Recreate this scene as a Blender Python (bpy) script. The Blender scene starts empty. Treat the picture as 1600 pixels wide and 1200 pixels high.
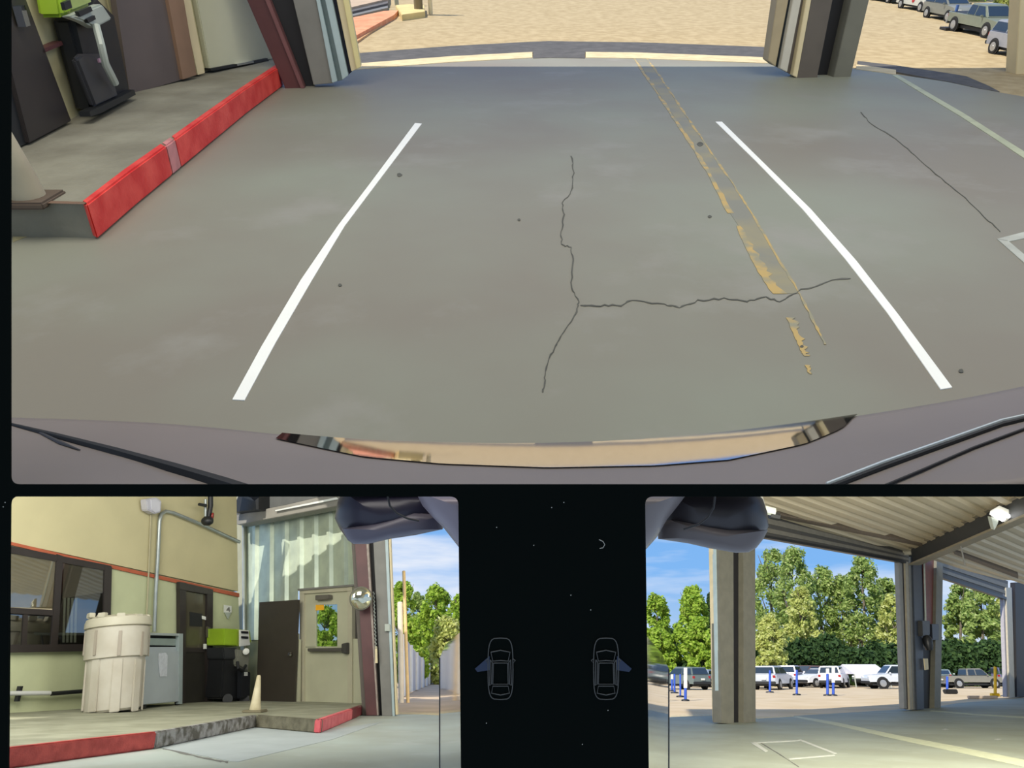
import bpy, bmesh, math, random
from mathutils import Vector, Matrix
random.seed(7)
SC = bpy.context.scene
COL = SC.collection
V = Vector
F = 1155.0
PITCH = math.radians(21.07)
CAM = V((0, 0, 1.62))
FW = V((0, math.cos(PITCH), math.sin(PITCH)))
UP = V((0, -math.sin(PITCH), math.cos(PITCH)))
RT = V((1, 0, 0))

# ---------------------------------------------------------------- camera
cd = bpy.data.cameras.new('camera')
cam = bpy.data.objects.new('camera', cd)
COL.objects.link(cam)
cam.matrix_world = Matrix.Translation(CAM) @ Matrix.Rotation(math.pi / 2 + PITCH, 4, 'X')
cd.sensor_width = 36.0
cd.lens = 36.0 * F / 1600.0
cd.clip_start = 0.05
cd.clip_end = 600
SC.camera = cam

# ---------------------------------------------------------------- colour management
SC.view_settings.view_transform = 'Standard'
SC.view_settings.look = 'None'
SC.view_settings.gamma = 1
SC.view_settings.use_curve_mapping = False
SC.view_settings.exposure = 0.0

# ---------------------------------------------------------------- sky
W = bpy.data.worlds.new('sky')
SC.world = W
W.use_nodes = True
nt = W.node_tree
nt.nodes.clear()
out = nt.nodes.new('ShaderNodeOutputWorld')
bg = nt.nodes.new('ShaderNodeBackground')
tc = nt.nodes.new('ShaderNodeTexCoord')
sep = nt.nodes.new('ShaderNodeSeparateXYZ')
rampn = nt.nodes.new('ShaderNodeValToRGB')
nt.links.new(tc.outputs['Generated'], sep.inputs[0])
nt.links.new(sep.outputs['Z'], rampn.inputs[0])
els = rampn.color_ramp.elements
els[0].position = 0.0
els[0].color = (0.50, 0.66, 0.86, 1)
els[1].position = 0.5
els[1].color = (0.13, 0.32, 0.78, 1)
e = els.new(0.12)
e.color = (0.22, 0.48, 0.90, 1)
mp = nt.nodes.new('ShaderNodeMapping')
mp.inputs['Scale'].default_value = (1.4, 1.4, 9.0)
nz = nt.nodes.new('ShaderNodeTexNoise')
nz.inputs['Scale'].default_value = 2.3
nz.inputs['Detail'].default_value = 5
nz.inputs['Roughness'].default_value = 0.55
cr = nt.nodes.new('ShaderNodeValToRGB')
cr.color_ramp.elements[0].position = 0.46
cr.color_ramp.elements[1].position = 0.72
mx = nt.nodes.new('ShaderNodeMixRGB')
mx.inputs[2].default_value = (0.86, 0.90, 0.98, 1)
nt.links.new(tc.outputs['Generated'], mp.inputs[0])
nt.links.new(mp.outputs[0], nz.inputs['Vector'])
nt.links.new(nz.outputs['Fac'], cr.inputs[0])
nt.links.new(cr.outputs[0], mx.inputs[0])
nt.links.new(rampn.outputs[0], mx.inputs[1])
nt.links.new(mx.outputs[0], bg.inputs[0])
bg.inputs[1].default_value = 1.0
nt.links.new(bg.outputs[0], out.inputs[0])

# ---------------------------------------------------------------- sun
SUN = V((-0.50, -0.74, 0.68)).normalized()
sl = bpy.data.lights.new('sun', 'SUN')
sl.energy = 5.0
sl.color = (1.0, 0.93, 0.80)
sl.angle = 0.01
so = bpy.data.objects.new('sun', sl)
COL.objects.link(so)
so.rotation_euler = SUN.to_track_quat('Z', 'Y').to_euler()

def ray(px, py):
    return RT * ((px - 800) / F) + UP * ((600 - py) / F) + FW

def P(px, py, z):
    return CAM + ray(px, py) * z

# the front bay stands in its own frame, sloping up and away
UT = UP * 0.85 - FW * 0.527
UT.normalize()
FT = UT.cross(RT) * -1
FT = RT.cross(UT) * -1
if FT.dot(FW) < 0:
    FT = -FT
FOOT = CAM - UT * 1.127

class Plane:
    def __init__(s, pt, n):
        s.p = pt
        s.n = n.normalized()
        if s.n.dot(CAM - pt) < 0:
            s.n = -s.n
    def h(s, px, py, off=0.0):
        r = ray(px, py)
        t = s.n.dot(s.p + s.n * off - CAM) / s.n.dot(r)
        return CAM + r * t

TGP = Plane(FOOT, UT)
ZR = 0.0
ZL = CAM.z - 0.73
RGP = Plane(V((0, 0, ZR)), V((0, 0, 1)))
LGP = Plane(V((0, 0, ZL)), V((0, 0, 1)))
TG = lambda x, y, h=0.0: TGP.h(x, y, h)
RG = lambda x, y, h=0.0: RGP.h(x, y, h)
LG = lambda x, y, h=0.0: LGP.h(x, y, h)
def vplane(a, b, up):
    return Plane(a, (b - a).cross(up))
Z = V((0, 0, 1))

def iup(px_):
    return V(((px_ - 800) / F * math.sin(PITCH), 0, 1))

def area(name, loc, aim, size, power, col=(1, .97, .9), sy=None):
    l = bpy.data.lights.new(name, 'AREA')
    l.energy = power
    l.color = col
    l.size = size
    if sy:
        l.shape = 'RECTANGLE'
        l.size_y = sy
    o = bpy.data.objects.new(name, l)
    COL.objects.link(o)
    o.location = loc
    o.rotation_euler = (loc - aim).to_track_quat('Z', 'Y').to_euler()

def TL(x, y, h):
    return FOOT + RT * x + FT * y + UT * h

# unseen fill lights added to brighten the three bays
area('bay_fill', TL(-1.5, 3.0, 3.9), TL(-1.3, 4.0, 0), 3.0, 125, (1, .96, .86))
area('bay_fill', TL(3.0, 3.2, 3.9), TL(2.8, 4.0, 0), 3.0, 125, (1, .96, .86))
area('bay_fill', V((-5.0, 6.5, ZL + 3.6)), V((-6.0, 13, ZL + .5)), 3.0, 360, (1, .98, .88))
area('bay_fill', V((-1.0, 8.5, ZL + 4.0)), V((-4.0, 14, ZL + 1)), 2.0, 120, (1, .98, .9))
area('bay_fill', V((5.5, 8.5, 2.6)), V((18, 24, 8)), 5.0, 2300, (1, .95, .80))  # added up-light that brightens the right bay ceiling
area('bay_fill', V((8, 12, 5.8)), V((9, 19, 0)), 4.0, 900, (1, .97, .86))

# ---------------------------------------------------------------- materials
def lin(c):
    r = []
    for v in c:
        v /= 255.0
        r.append(v / 12.92 if v <= 0.04045 else ((v + 0.055) / 1.055) ** 2.4)
    return r
MATS = {}
def mat(name, rgb, rough=0.6, metal=0.0, var=0.12, scale=4.0, bump=0.0, emit=0.0, rgb2=None, spec=0.5, detail=4, lo=0.35, hi=0.65):
    if name in MATS:
        return MATS[name]
    m = bpy.data.materials.new(name)
    m.use_nodes = True
    t = m.node_tree
    b = t.nodes['Principled BSDF']
    c = lin(rgb)
    b.inputs['Roughness'].default_value = rough
    b.inputs['Metallic'].default_value = metal
    b.inputs['Specular IOR Level'].default_value = spec
    if var > 0 or rgb2:
        co = t.nodes.new('ShaderNodeTexCoord')
        n = t.nodes.new('ShaderNodeTexNoise')
        n.inputs['Scale'].default_value = scale
        n.inputs['Detail'].default_value = detail
        t.links.new(co.outputs['Object'], n.inputs['Vector'])
        r = t.nodes.new('ShaderNodeValToRGB')
        r.color_ramp.elements[0].position = lo
        r.color_ramp.elements[1].position = hi
        c2 = lin(rgb2) if rgb2 else [min(1, v * (1 + var)) for v in c]
        c1 = c if rgb2 else [v * (1 - var) for v in c]
        r.color_ramp.elements[0].color = (*c1, 1)
        r.color_ramp.elements[1].color = (*c2, 1)
        t.links.new(n.outputs['Fac'], r.inputs[0])
        t.links.new(r.outputs[0], b.inputs['Base Color'])
        if bump:
            n2 = t.nodes.new('ShaderNodeTexNoise')
            n2.inputs['Scale'].default_value = scale * 8
            n2.inputs['Detail'].default_value = 5
            t.links.new(co.outputs['Object'], n2.inputs['Vector'])
            bp = t.nodes.new('ShaderNodeBump')
            bp.inputs['Strength'].default_value = bump
            bp.inputs['Distance'].default_value = 0.02
            t.links.new(n2.outputs['Fac'], bp.inputs['Height'])
            t.links.new(bp.outputs[0], b.inputs['Normal'])
    else:
        b.inputs['Base Color'].default_value = (*c, 1)
    if emit:
        b.inputs['Emission Color'].default_value = (*c, 1)
        b.inputs['Emission Strength'].default_value = emit
    MATS[name] = m
    return m

def glassy(name, tint=(200, 215, 210), refl=0.25):
    if name in MATS:
        return MATS[name]
    m = bpy.data.materials.new(name)
    m.use_nodes = True
    t = m.node_tree
    t.nodes.clear()
    o = t.nodes.new('ShaderNodeOutputMaterial')
    a = t.nodes.new('ShaderNodeBsdfTransparent')
    a.inputs[0].default_value = (*lin(tint), 1)
    g = t.nodes.new('ShaderNodeBsdfGlossy')
    g.inputs['Roughness'].default_value = 0.02
    x = t.nodes.new('ShaderNodeMixShader')
    x.inputs[0].default_value = refl
    t.links.new(a.outputs[0], x.inputs[1])
    t.links.new(g.outputs[0], x.inputs[2])
    t.links.new(x.outputs[0], o.inputs[0])
    MATS[name] = m
    return m

def floor_mat(name, a, b, c, sc=1.0, spec=0.3, rough=0.55):
    m = mat(name, a, rough=rough, scale=1.1 * sc, rgb2=b, bump=0.12, spec=spec, lo=0.36, hi=0.66)
    t = m.node_tree
    bs = t.nodes['Principled BSDF']
    src = bs.inputs['Base Color'].links[0].from_socket
    co = t.nodes.new('ShaderNodeTexCoord')
    n = t.nodes.new('ShaderNodeTexNoise')
    n.inputs['Scale'].default_value = 2.6 * sc
    n.inputs['Detail'].default_value = 9
    n.inputs['Roughness'].default_value = 0.62
    r = t.nodes.new('ShaderNodeValToRGB')
    r.color_ramp.elements[0].position = 0.55
    r.color_ramp.elements[1].position = 0.78
    x = t.nodes.new('ShaderNodeMixRGB')
    x.inputs[2].default_value = (*lin(c), 1)
    t.links.new(co.outputs['Object'], n.inputs['Vector'])
    t.links.new(n.outputs['Fac'], r.inputs[0])
    t.links.new(r.outputs[0], x.inputs[0])
    t.links.new(src, x.inputs[1])
    t.links.new(x.outputs[0], bs.inputs['Base Color'])
    return m

def worn_mat(name, rgb, base, scale=9, lo=.45, hi=.55):
    return mat(name, base, rough=.6, rgb2=rgb, scale=scale, lo=lo, hi=hi, detail=8)

# ---------------------------------------------------------------- mesh building (world coordinates)
class MB:
    def __init__(s):
        s.v = []
        s.f = []
    def poly(s, pts):
        i = len(s.v)
        s.v += [V(p) for p in pts]
        s.f.append(list(range(i, i + len(pts))))
        return s
    def slab(s, pts, vec):
        """prism: outline pts extruded by vec"""
        n = len(pts)
        i = len(s.v)
        s.v += [V(p) for p in pts] + [V(p) + vec for p in pts]
        s.f.append(list(range(i, i + n)))
        s.f.append(list(range(i + 2 * n - 1, i + n - 1, -1)))
        for k in range(n):
            j = (k + 1) % n
            s.f.append([i + k, i + n + k, i + n + j, i + j])
        return s
    def strip(s, A, B, vec):
        """ribbon between polylines A and B, with thickness vec"""
        i = len(s.v)
        n = len(A)
        for a, b in zip(A, B):
            s.v += [V(a), V(b), V(a) + vec, V(b) + vec]
        for k in range(n - 1):
            p = i + 4 * k
            q = p + 4
            s.f += [[p, p + 1, q + 1, q], [p + 2, q + 2, q + 3, p + 3], [p, q, q + 2, p + 2], [p + 1, p + 3, q + 3, q + 1]]
        p = i
        q = i + 4 * (n - 1)
        s.f += [[p, p + 2, p + 3, p + 1], [q, q + 1, q + 3, q + 2]]
        return s
    def box(s, c, sx, sy, sz, ax=None):
        X, Y, ZZ = ax or (V((1, 0, 0)), V((0, 1, 0)), V((0, 0, 1)))
        o = V(c) - X * sx / 2 - Y * sy / 2 - ZZ * sz / 2
        return s.slab([o, o + X * sx, o + X * sx + Y * sy, o + Y * sy], ZZ * sz)
    def tube(s, pts, r, n=8, cap=True):
        rs = r if isinstance(r, (list, tuple)) else [r] * len(pts)
        pts = [V(p) for p in pts]
        i0 = len(s.v)
        prev = None
        for k, p in enumerate(pts):
            d = (pts[min(k + 1, len(pts) - 1)] - pts[max(k - 1, 0)]).normalized()
            a = d.orthogonal().normalized() if prev is None else (prev - d * prev.dot(d)).normalized()
            prev = a
            b = d.cross(a)
            for j in range(n):
                t = 2 * math.pi * j / n
                s.v.append(p + (a * math.cos(t) + b * math.sin(t)) * rs[k])
        for k in range(len(pts) - 1):
            for j in range(n):
                a = i0 + k * n + j
                b = i0 + k * n + (j + 1) % n
                s.f.append([a, b, b + n, a + n])
        if cap:
            s.f.append([i0 + j for j in range(n - 1, -1, -1)])
            e = i0 + (len(pts) - 1) * n
            s.f.append([e + j for j in range(n)])
        return s
    def lathe(s, base, axis, prof, n=28, sq=0):
        axis = axis.normalized()
        a = axis.orthogonal().normalized()
        b = axis.cross(a)
        i0 = len(s.v)
        for r, h in prof:
            for j in range(n):
                t = 2 * math.pi * j / n
                s.v.append(V(base) + axis * h + (a * math.cos(t) + b * math.sin(t)) * r)
        for k in range(len(prof) - 1):
            for j in range(n):
                p = i0 + k * n + j
                q = i0 + k * n + (j + 1) % n
                s.f.append([p, q, q + n, p + n])
        s.f.append([i0 + j for j in range(n - 1, -1, -1)])
        e = i0 + (len(prof) - 1) * n
        s.f.append([e + j for j in range(n)])
        return s
    def tess(s, outline_fn, nu, nv):
        """grid surface from fn(u,v)"""
        i0 = len(s.v)
        for a in range(nu + 1):
            for b in range(nv + 1):
                s.v.append(V(outline_fn(a / nu, b / nv)))
        for a in range(nu):
            for b in range(nv):
                p = i0 + a * (nv + 1) + b
                s.f.append([p, p + 1, p + nv + 2, p + nv + 1])
        return s

class Thing:
    """an Empty at the base of a thing (or a plain frame when M is given) that parents its parts"""
    def __init__(s, name, label=None, cat=None, base=None, M=None, group=None, kind=None):
        s.M = M if M is not None else Matrix.Translation(base)
        s.Mi = s.M.inverted()
        s.o = bpy.data.objects.new(name, None)
        s.o.empty_display_size = 0.1
        COL.objects.link(s.o)
        s.o.matrix_world = s.M
        tagp(s.o, label, cat, group, kind)
    def part(s, name, mb, m, parent=None, local=False, smooth=False, bevel=0, label=None, kind=None):
        o = link_mesh(name, mb, m, s.Mi if not local else Matrix.Identity(4), smooth, bevel)
        o.parent = parent or s.o
        if label:
            o['label'] = label
        if kind:
            o['kind'] = kind
        return o

def tagp(o, label, cat, group=None, kind=None):
    if label:
        o['label'] = label
    if cat:
        o['category'] = cat
    if group:
        o['group'] = group
    if kind:
        o['kind'] = kind

def link_mesh(name, mb, m, Mi, smooth=False, bevel=0):
    me = bpy.data.meshes.new(name)
    me.from_pydata([tuple(Mi @ p) for p in mb.v], [], mb.f)
    bm = bmesh.new()
    bm.from_mesh(me)
    bmesh.ops.recalc_face_normals(bm, faces=bm.faces)
    if bevel:
        ed = [e for e in bm.edges if len(e.link_faces) == 2 and e.calc_face_angle(0) > 0.6]
        bmesh.ops.bevel(bm, geom=ed, offset=bevel, segments=2, affect='EDGES', clamp_overlap=True)
    bm.to_mesh(me)
    bm.free()
    if smooth:
        for p in me.polygons:
            p.use_smooth = True
        try:
            me.set_sharp_from_angle(angle=math.radians(40))
        except Exception:
            pass
    me.materials.append(m)
    o = bpy.data.objects.new(name, me)
    COL.objects.link(o)
    return o

def one(name, mb, m, label=None, cat=None, group=None, kind=None, smooth=False, bevel=0, base=None):
    """a thing that is one mesh"""
    if base is None:
        base = sum((p for p in mb.v), V((0, 0, 0))) / len(mb.v)
    M = Matrix.Translation(base)
    o = link_mesh(name, mb, m, M.inverted(), smooth, bevel)
    o.matrix_world = M
    tagp(o, label, cat, group, kind)
    return o

def struct(name, mb, m, label=None, **k):
    return one(name, mb, m, label, None, None, 'structure', **k)

def kid(parent, name, mb, m, **k):
    """a child mesh of a one-mesh object"""
    sm = k.pop('smooth', False)
    bv = k.pop('bevel', 0)
    o = link_mesh(name, mb, m, parent.matrix_world.inverted(), sm, bv)
    o.parent = parent
    for a, b in k.items():
        o[a] = b
    return o

def lerp(a, b, t):
    return a + (b - a) * t

def interp(pts, x):
    if x <= pts[0][0]:
        return pts[0][1]
    for (a, b), (c, d) in zip(pts, pts[1:]):
        if x <= c:
            return b + (d - b) * (x - a) / (c - a)
    return pts[-1][1]

# common materials
M_top_floor = floor_mat('concrete_floor', (133, 127, 116), (141, 143, 130), (151, 148, 141), .55)
M_l_floor = floor_mat('concrete_floor_left', (160, 164, 154), (176, 187, 182), (188, 192, 190), .6)
M_r_floor = floor_mat('concrete_floor_right', (134, 138, 122), (146, 152, 138), (156, 160, 148), .5)
M_shade = mat('painted_shade', (82, 80, 78), .8, var=.2, scale=9, bump=.2)  # dark colour of the painted doorway shadow bands
M_grav = mat('gravel', (166, 148, 114), .95, rgb2=(184, 166, 132), scale=9, bump=.3, spec=.1, detail=8)
M_grav2 = mat('gravel_lot', (204, 182, 146), .95, rgb2=(216, 196, 164), scale=.5, bump=.3, spec=.1, detail=6)
M_pale = mat('pale_and_sunlit_concrete', (205, 188, 150), .8, var=.12, scale=8, bump=.2)  # sills, and the painted sunlight strips at the front doorway
M_walk = mat('sidewalk_concrete', (122, 118, 104), .8, rgb2=(146, 143, 128), scale=2.5, bump=.3)
M_walk2 = mat('sidewalk_concrete_green', (128, 128, 108), .85, rgb2=(152, 152, 132), scale=2.5, bump=.3)
M_kerb = mat('kerb_concrete', (96, 92, 84), .9, rgb2=(160, 158, 156), scale=9, bump=.5, lo=.4, hi=.6)
M_red = mat('red_paint', (214, 50, 46), .55, rgb2=(236, 84, 74), scale=7, bump=.15)
M_redl = mat('red_paint_worn', (168, 62, 58), .6, rgb2=(200, 84, 78), scale=9, bump=.3)
M_white = mat('white_guide_overlay', (250, 250, 246), .5, var=.02)  # colour of the display guide overlay lines
M_palel = mat('pale_line', (176, 180, 152), .6, var=.1, scale=6)
M_palew = mat('faded_white_line', (176, 178, 170), .6, var=.12, scale=9)
M_yel = worn_mat('worn_yellow_paint', (188, 160, 100), (146, 142, 120), 12, .40, .58)
M_yel2 = worn_mat('worn_yellow_band', (150, 142, 114), (132, 131, 120), 4, .42, .66)
M_crack = mat('crack', (88, 88, 83), .95, var=.2)
M_black = mat('black_metal', (24, 22, 24), .6, var=.1)
M_blk = mat('black_plastic', (30, 31, 33), .45, var=.1)
M_dred = mat('dark_red_steel', (84, 46, 46), .5, var=.15, scale=3)
M_dred2 = mat('oxide_red_steel', (112, 58, 48), .5, var=.15, scale=3)
M_grey = mat('grey_jamb', (122, 120, 114), .55, var=.08)
M_olive = mat('olive_grey_steel', (110, 108, 96), .55, var=.08)
M_trim = mat('pale_blue_grey_trim', (168, 184, 186), .4, var=.06)
M_cream = mat('cream_trim', (214, 198, 160), .6, var=.06)
M_beige = mat('beige_wall', (188, 180, 142), .8, var=.05, scale=2, bump=.1)
M_beige2 = mat('greenish_beige_wall', (188, 192, 154), .8, var=.05, scale=2, bump=.1)
M_beiged = mat('cream_door', (188, 186, 160), .5, var=.05, scale=2)
M_brown = mat('dark_brown_sheet', (66, 58, 52), .6, var=.12, scale=2)
M_dframe = mat('dark_bronze_frame', (48, 42, 40), .4, var=.1)
M_green = mat('lime_green_plastic', (142, 172, 40), .45, var=.08)
M_lgrey = mat('light_grey_plastic', (176, 182, 172), .5, var=.06)
M_wht = mat('white_plastic', (225, 225, 218), .45, var=.04)
M_chrome = mat('chrome', (225, 225, 225), .08, 1.0, var=.01)
M_steel = mat('galvanised_steel', (168, 174, 172), .35, .6, var=.12, scale=4)
M_orange = mat('terracotta_trim', (178, 92, 62), .6, var=.1)

# ================================================================ THE DISPLAY PANEL
def rrect(x0, y0, x1, y1, r, n=6, q=None):
    """rounded quad in pixels; q: four corners override"""
    c = q or [(x0, y0), (x1, y0), (x1, y1), (x0, y1)]
    res = []
    for i in range(4):
        p = V((*c[i], 0))
        a = (V((*c[i - 1], 0)) - p).normalized()
        b = (V((*c[(i + 1) % 4], 0)) - p).normalized()
        for k in range(n + 1):
            t = k / n
            s = p + a * r * (1 - t) ** 2 + b * r * t ** 2
            res.append((s.x, s.y))
    return res

ZP = 1.0
cu = bpy.data.curves.new('panel_outline', 'CURVE')
cu.dimensions = '2D'
cu.fill_mode = 'BOTH'
for pts in [rrect(-420, -340, 2060, 1540, 40),
            rrect(15, -90, 1700, 757, 13),
            rrect(0, 0, 0, 0, 13, q=[(15, 776), (716, 776), (721, 1290), (11, 1290)]),
            rrect(0, 0, 0, 0, 13, q=[(1008, 776), (1700, 776), (1700, 1290), (1015, 1290)])]:
    sp = cu.splines.new('POLY')
    sp.points.add(len(pts) - 1)
    for i, (x, y) in enumerate(pts):
        sp.points[i].co = ((x - 800) / F * ZP, (600 - y) / F * ZP, 0, 1)
    sp.use_cyclic_u = True
cu.extrude = 0.002
tmp = bpy.data.objects.new('tmp', cu)
pm = bpy.data.meshes.new_from_object(tmp)
pm.name = 'display_panel'
bpy.data.objects.remove(tmp)
pm.materials.clear()
M_panel = mat('black_display_glass', (11, 15, 14), .8, var=0, spec=0.02)
pm.materials.append(M_panel)
for p in pm.polygons:
    p.material_index = 0
panel = bpy.data.objects.new('display_panel', pm)
COL.objects.link(panel)
PM = Matrix.Translation(CAM + FW * (ZP + .002)) @ Matrix.Rotation(math.pi / 2 + PITCH, 4, 'X')
panel.matrix_world = PM
tagp(panel, 'black glass display panel with three rounded view openings and dark borders', 'display')

M_icon = mat('icon_line_grey', (52, 54, 55), .6, var=0, emit=.35)
M_iconb = mat('icon_blue_glow', (10, 26, 52), .6, var=0, emit=.35)
def icon(name, cx, cy, side, label):
    z = ZP - .0016
    th = Thing(name, label, 'icon', P(cx, cy, z), group=None)
    def path(pts, closed=True, r=.0007):
        q = [P(cx + x, cy + y, z) for x, y in pts]
        if closed:
            q.append(q[0])
            q.append(q[1])
        return MB().tube(q, r, 5)
    body = []
    for k in range(28):
        t = 2 * math.pi * k / 28
        c, s_ = math.cos(t), math.sin(t)
        body.append((19.5 * abs(c) ** .45 * (1 if c > 0 else -1), 48 * abs(s_) ** .55 * (1 if s_ > 0 else -1)))
    th.part('body_outline', path(body), M_icon)
    th.part('windshield', path([(-15, -26), (0, -29), (15, -26), (12, -12), (0, -13), (-12, -12)]), M_icon)
    th.part('roof', path([(-11, -9), (11, -9), (12, 24), (-12, 24)]), M_icon)
    th.part('rear_window', path([(-12, 27), (12, 27), (14, 38), (0, 41), (-14, 38)]), M_icon)
    for sx in (-1, 1):
        th.part('side_window', path([(sx * 13, -10), (sx * 16, -14), (sx * 17, 26), (sx * 14, 24)]), M_icon)
        th.part('wing_mirror', path([(sx * 19, -16), (sx * 23, -13), (sx * 20, -9)]), M_icon)
    w = [(side * 17, -20), (side * 40, 0), (side * 36, 5), (side * 17, 2)]
    th.part('view_wedge', MB().slab([P(cx + x, cy + y, z) for x, y in w], FW * .0006), M_iconb, label='faint blue wedge showing the camera side')
icon('car_icon', 782, 1045, -1, 'faint grey car outline with blue wedge on its left side')
icon('car_icon', 947, 1045, 1, 'faint grey car outline with blue wedge on its right side')
dm = MB()
for x, y in [(862, 793), (834, 852), (776, 824), (881, 785), (923, 953), (892, 930), (950, 1110), (910, 1163), (760, 1130), (8, 785), (5, 792)]:
    c = P(x, y, ZP - .0008)
    dm.box(c, .0013, .0013, .0004, (RT, UP, FW))
a = [P(x, y, ZP - .0012) for x, y in [(936, 843), (942, 846), (945, 851), (942, 856), (937, 857)]]
dm.tube(a, .0006, 5)
one('dust_specks', dm, mat('dust', (150, 150, 145), .9, var=0), 'pale dust specks and a curled fibre on the black display', 'dust', kind='stuff')

# ================================================================ TOP VIEW: the bay seen from the car's nose
EDGE = [(-500, 170), (-100, 140), (545, 109), (700, 97), (850, 89), (1000, 91), (1215, 99), (1345, 108), (1400, 116), (1480, 128), (1560, 144), (1640, 158), (2100, 250)]
fl = MB().slab([TG(-600, 764), TG(-700, 400)] + [TG(x, y) for x, y in EDGE] + [TG(2300, 500), TG(2200, 764)], -UT * .006)
floor1 = struct('floor', fl, M_top_floor, 'grey worn concrete bay floor inside the doorway', base=FOOT)

GEDGE = [(x, y + 1.5) for x, y in EDGE]
far = [TG(2500, 60), TG(1900, -38), TG(1200, -38), TG(430, -38), TG(250, 60)]
gr = MB().slab([TG(x, y, -.012) for x, y in GEDGE if 400 < x] + far[:4], -UT * .02)
struct('ground', gr, M_grav, 'sunlit tan gravel yard beyond the doorway', base=FOOT)

# painted sunlight strips and shadow bands along the doorway floor
def edgey(x, d=0):
    return interp(EDGE, x) + d
def band(name, x0, x1, d0, d1, m, label, h=.004, step=25, dd=None):
    xs = [x0 + (x1 - x0) * k / max(1, int((x1 - x0) / step)) for k in range(int((x1 - x0) / step) + 1)]
    A = [TG(x, edgey(x, d0), h) for x in xs]
    B = [TG(x, edgey(x, d1 if not callable(d1) else d1(x)), h) for x in xs]
    return struct(name, MB().strip(A, B, -UT * .02), m, label)
band('painted_sun_strip_1', 550, 832, 0, -9, M_pale, 'painted sunlit doorway strip, its left length')
band('painted_sun_strip_2', 915, 1212, 0, -9, M_pale, 'painted sunlit doorway strip, its middle length')
band('painted_sun_strip_3', 1338, 1400, 0, -7, M_pale, 'painted sunlit doorway strip behind the thick right column')
band('painted_shadow_band_1', 552, 1213, -8, lambda x: -25, M_shade, 'painted shadow band outside the wide doorway', h=.003)
band('painted_shadow_band_2', 833, 914, 1, -10, M_shade, 'painted shadow patch between the two sunlit strips', h=.0035)
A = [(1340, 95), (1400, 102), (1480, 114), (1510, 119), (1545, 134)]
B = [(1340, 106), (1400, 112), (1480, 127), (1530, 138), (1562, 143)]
struct('painted_shadow_band_3', MB().strip([TG(*p, .003) for p in A], [TG(*p, .003) for p in B], -UT * .02), M_shade, 'painted shadow patch outside the second doorway')  # shadow band of the second doorway, put in as a dark strip

# display guide overlay, laid on the floor as white stripes
def painted(name, A, B, m, label, cat='line', g=TG, up=UT, h=.003, group=None):
    return one(name, MB().strip([g(*p, h) for p in A], [g(*p, h) for p in B], -up * .003), m, label, cat, group)
painted('floor_and_guide_line', [(648.6, 192), (577.7, 287), (527.8, 352.5), (470, 437), (409, 540), (363, 624)],
        [(659, 193), (588, 287), (539, 352), (487.6, 437), (430, 536), (382, 625)], M_white, 'crisp white display guide line left of the crack, curving toward the bumper')
painted('floor_and_guide_line', [(1118, 190), (1182.5, 253), (1254, 326.6), (1320, 403.6), (1386, 488), (1470, 608)],
        [(1128, 190), (1192, 253), (1267, 326.6), (1338, 407), (1404, 491.6), (1488, 605)], M_white, 'crisp white display guide line right of the worn yellow line')
# worn yellow line: two edges and a stained middle band
YL = [(989, 90), (1013, 127), (1039.5, 167), (1070, 214), (1101, 264), (1136.6, 332.7), (1150, 352.6), (1181, 419), (1207, 458.6), (1234, 507), (1265, 582)]
YR = [(1011, 90), (1030, 115), (1053, 149.5), (1080, 190), (1110, 233), (1150, 292), (1172, 326), (1216, 401), (1251.5, 458.6), (1275, 505), (1291, 538)]
yt = Thing('worn_yellow_line', 'worn yellow double-edged line running from doorway toward the bumper', 'line', TG(1100, 260, .003))
yt.part('stained_band', MB().strip([TG(x + 4, y, .0012) for x, y in YL[:9]], [TG(x - 3, y, .0012) for x, y in YR[:9]], -UT * .001), M_yel2)
def wob(pts, w0, w1, sgn):
    A, B = [], []
    n = len(pts) * 6
    for k in range(n + 1):
        t = k / n * (len(pts) - 1)
        i = min(int(t), len(pts) - 2)
        f_ = t - i
        x = pts[i][0] + (pts[i + 1][0] - pts[i][0]) * f_
        y = pts[i][1] + (pts[i + 1][1] - pts[i][1]) * f_
        w = w0 + (w1 - w0) * k / n
        A.append((x + random.uniform(-1.2, 1.2), y))
        B.append((x + sgn * w * random.uniform(.5, 1.3), y))
    return A, B
A, B = wob(YL[:6], 4, 8, 1)
yt.part('yellow_edge', MB().strip([TG(*p, .002) for p in A], [TG(*p, .002) for p in B], -UT * .001), M_yel)
A, B = wob(YL[6:9], 9, 22, 1)
yt.part('yellow_edge', MB().strip([TG(*p, .002) for p in A], [TG(*p, .002) for p in B], -UT * .001), M_yel)
A, B = wob([(1228, 496), (1240, 520), (1250, 545), (1256, 556)], 15, 8, 1)
yt.part('yellow_fleck', MB().strip([TG(*p, .002) for p in A], [TG(*p, .002) for p in B], -UT * .001), M_yel)
A, B = wob([(1258, 570), (1264, 584)], 7, 4, 1)
yt.part('yellow_fleck', MB().strip([TG(*p, .002) for p in A], [TG(*p, .002) for p in B], -UT * .001), M_yel)
A, B = wob(YR, 3, 4, -1)
yt.part('yellow_edge', MB().strip([TG(*p, .002) for p in A], [TG(*p, .002) for p in B], -UT * .001), M_yel)

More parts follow.
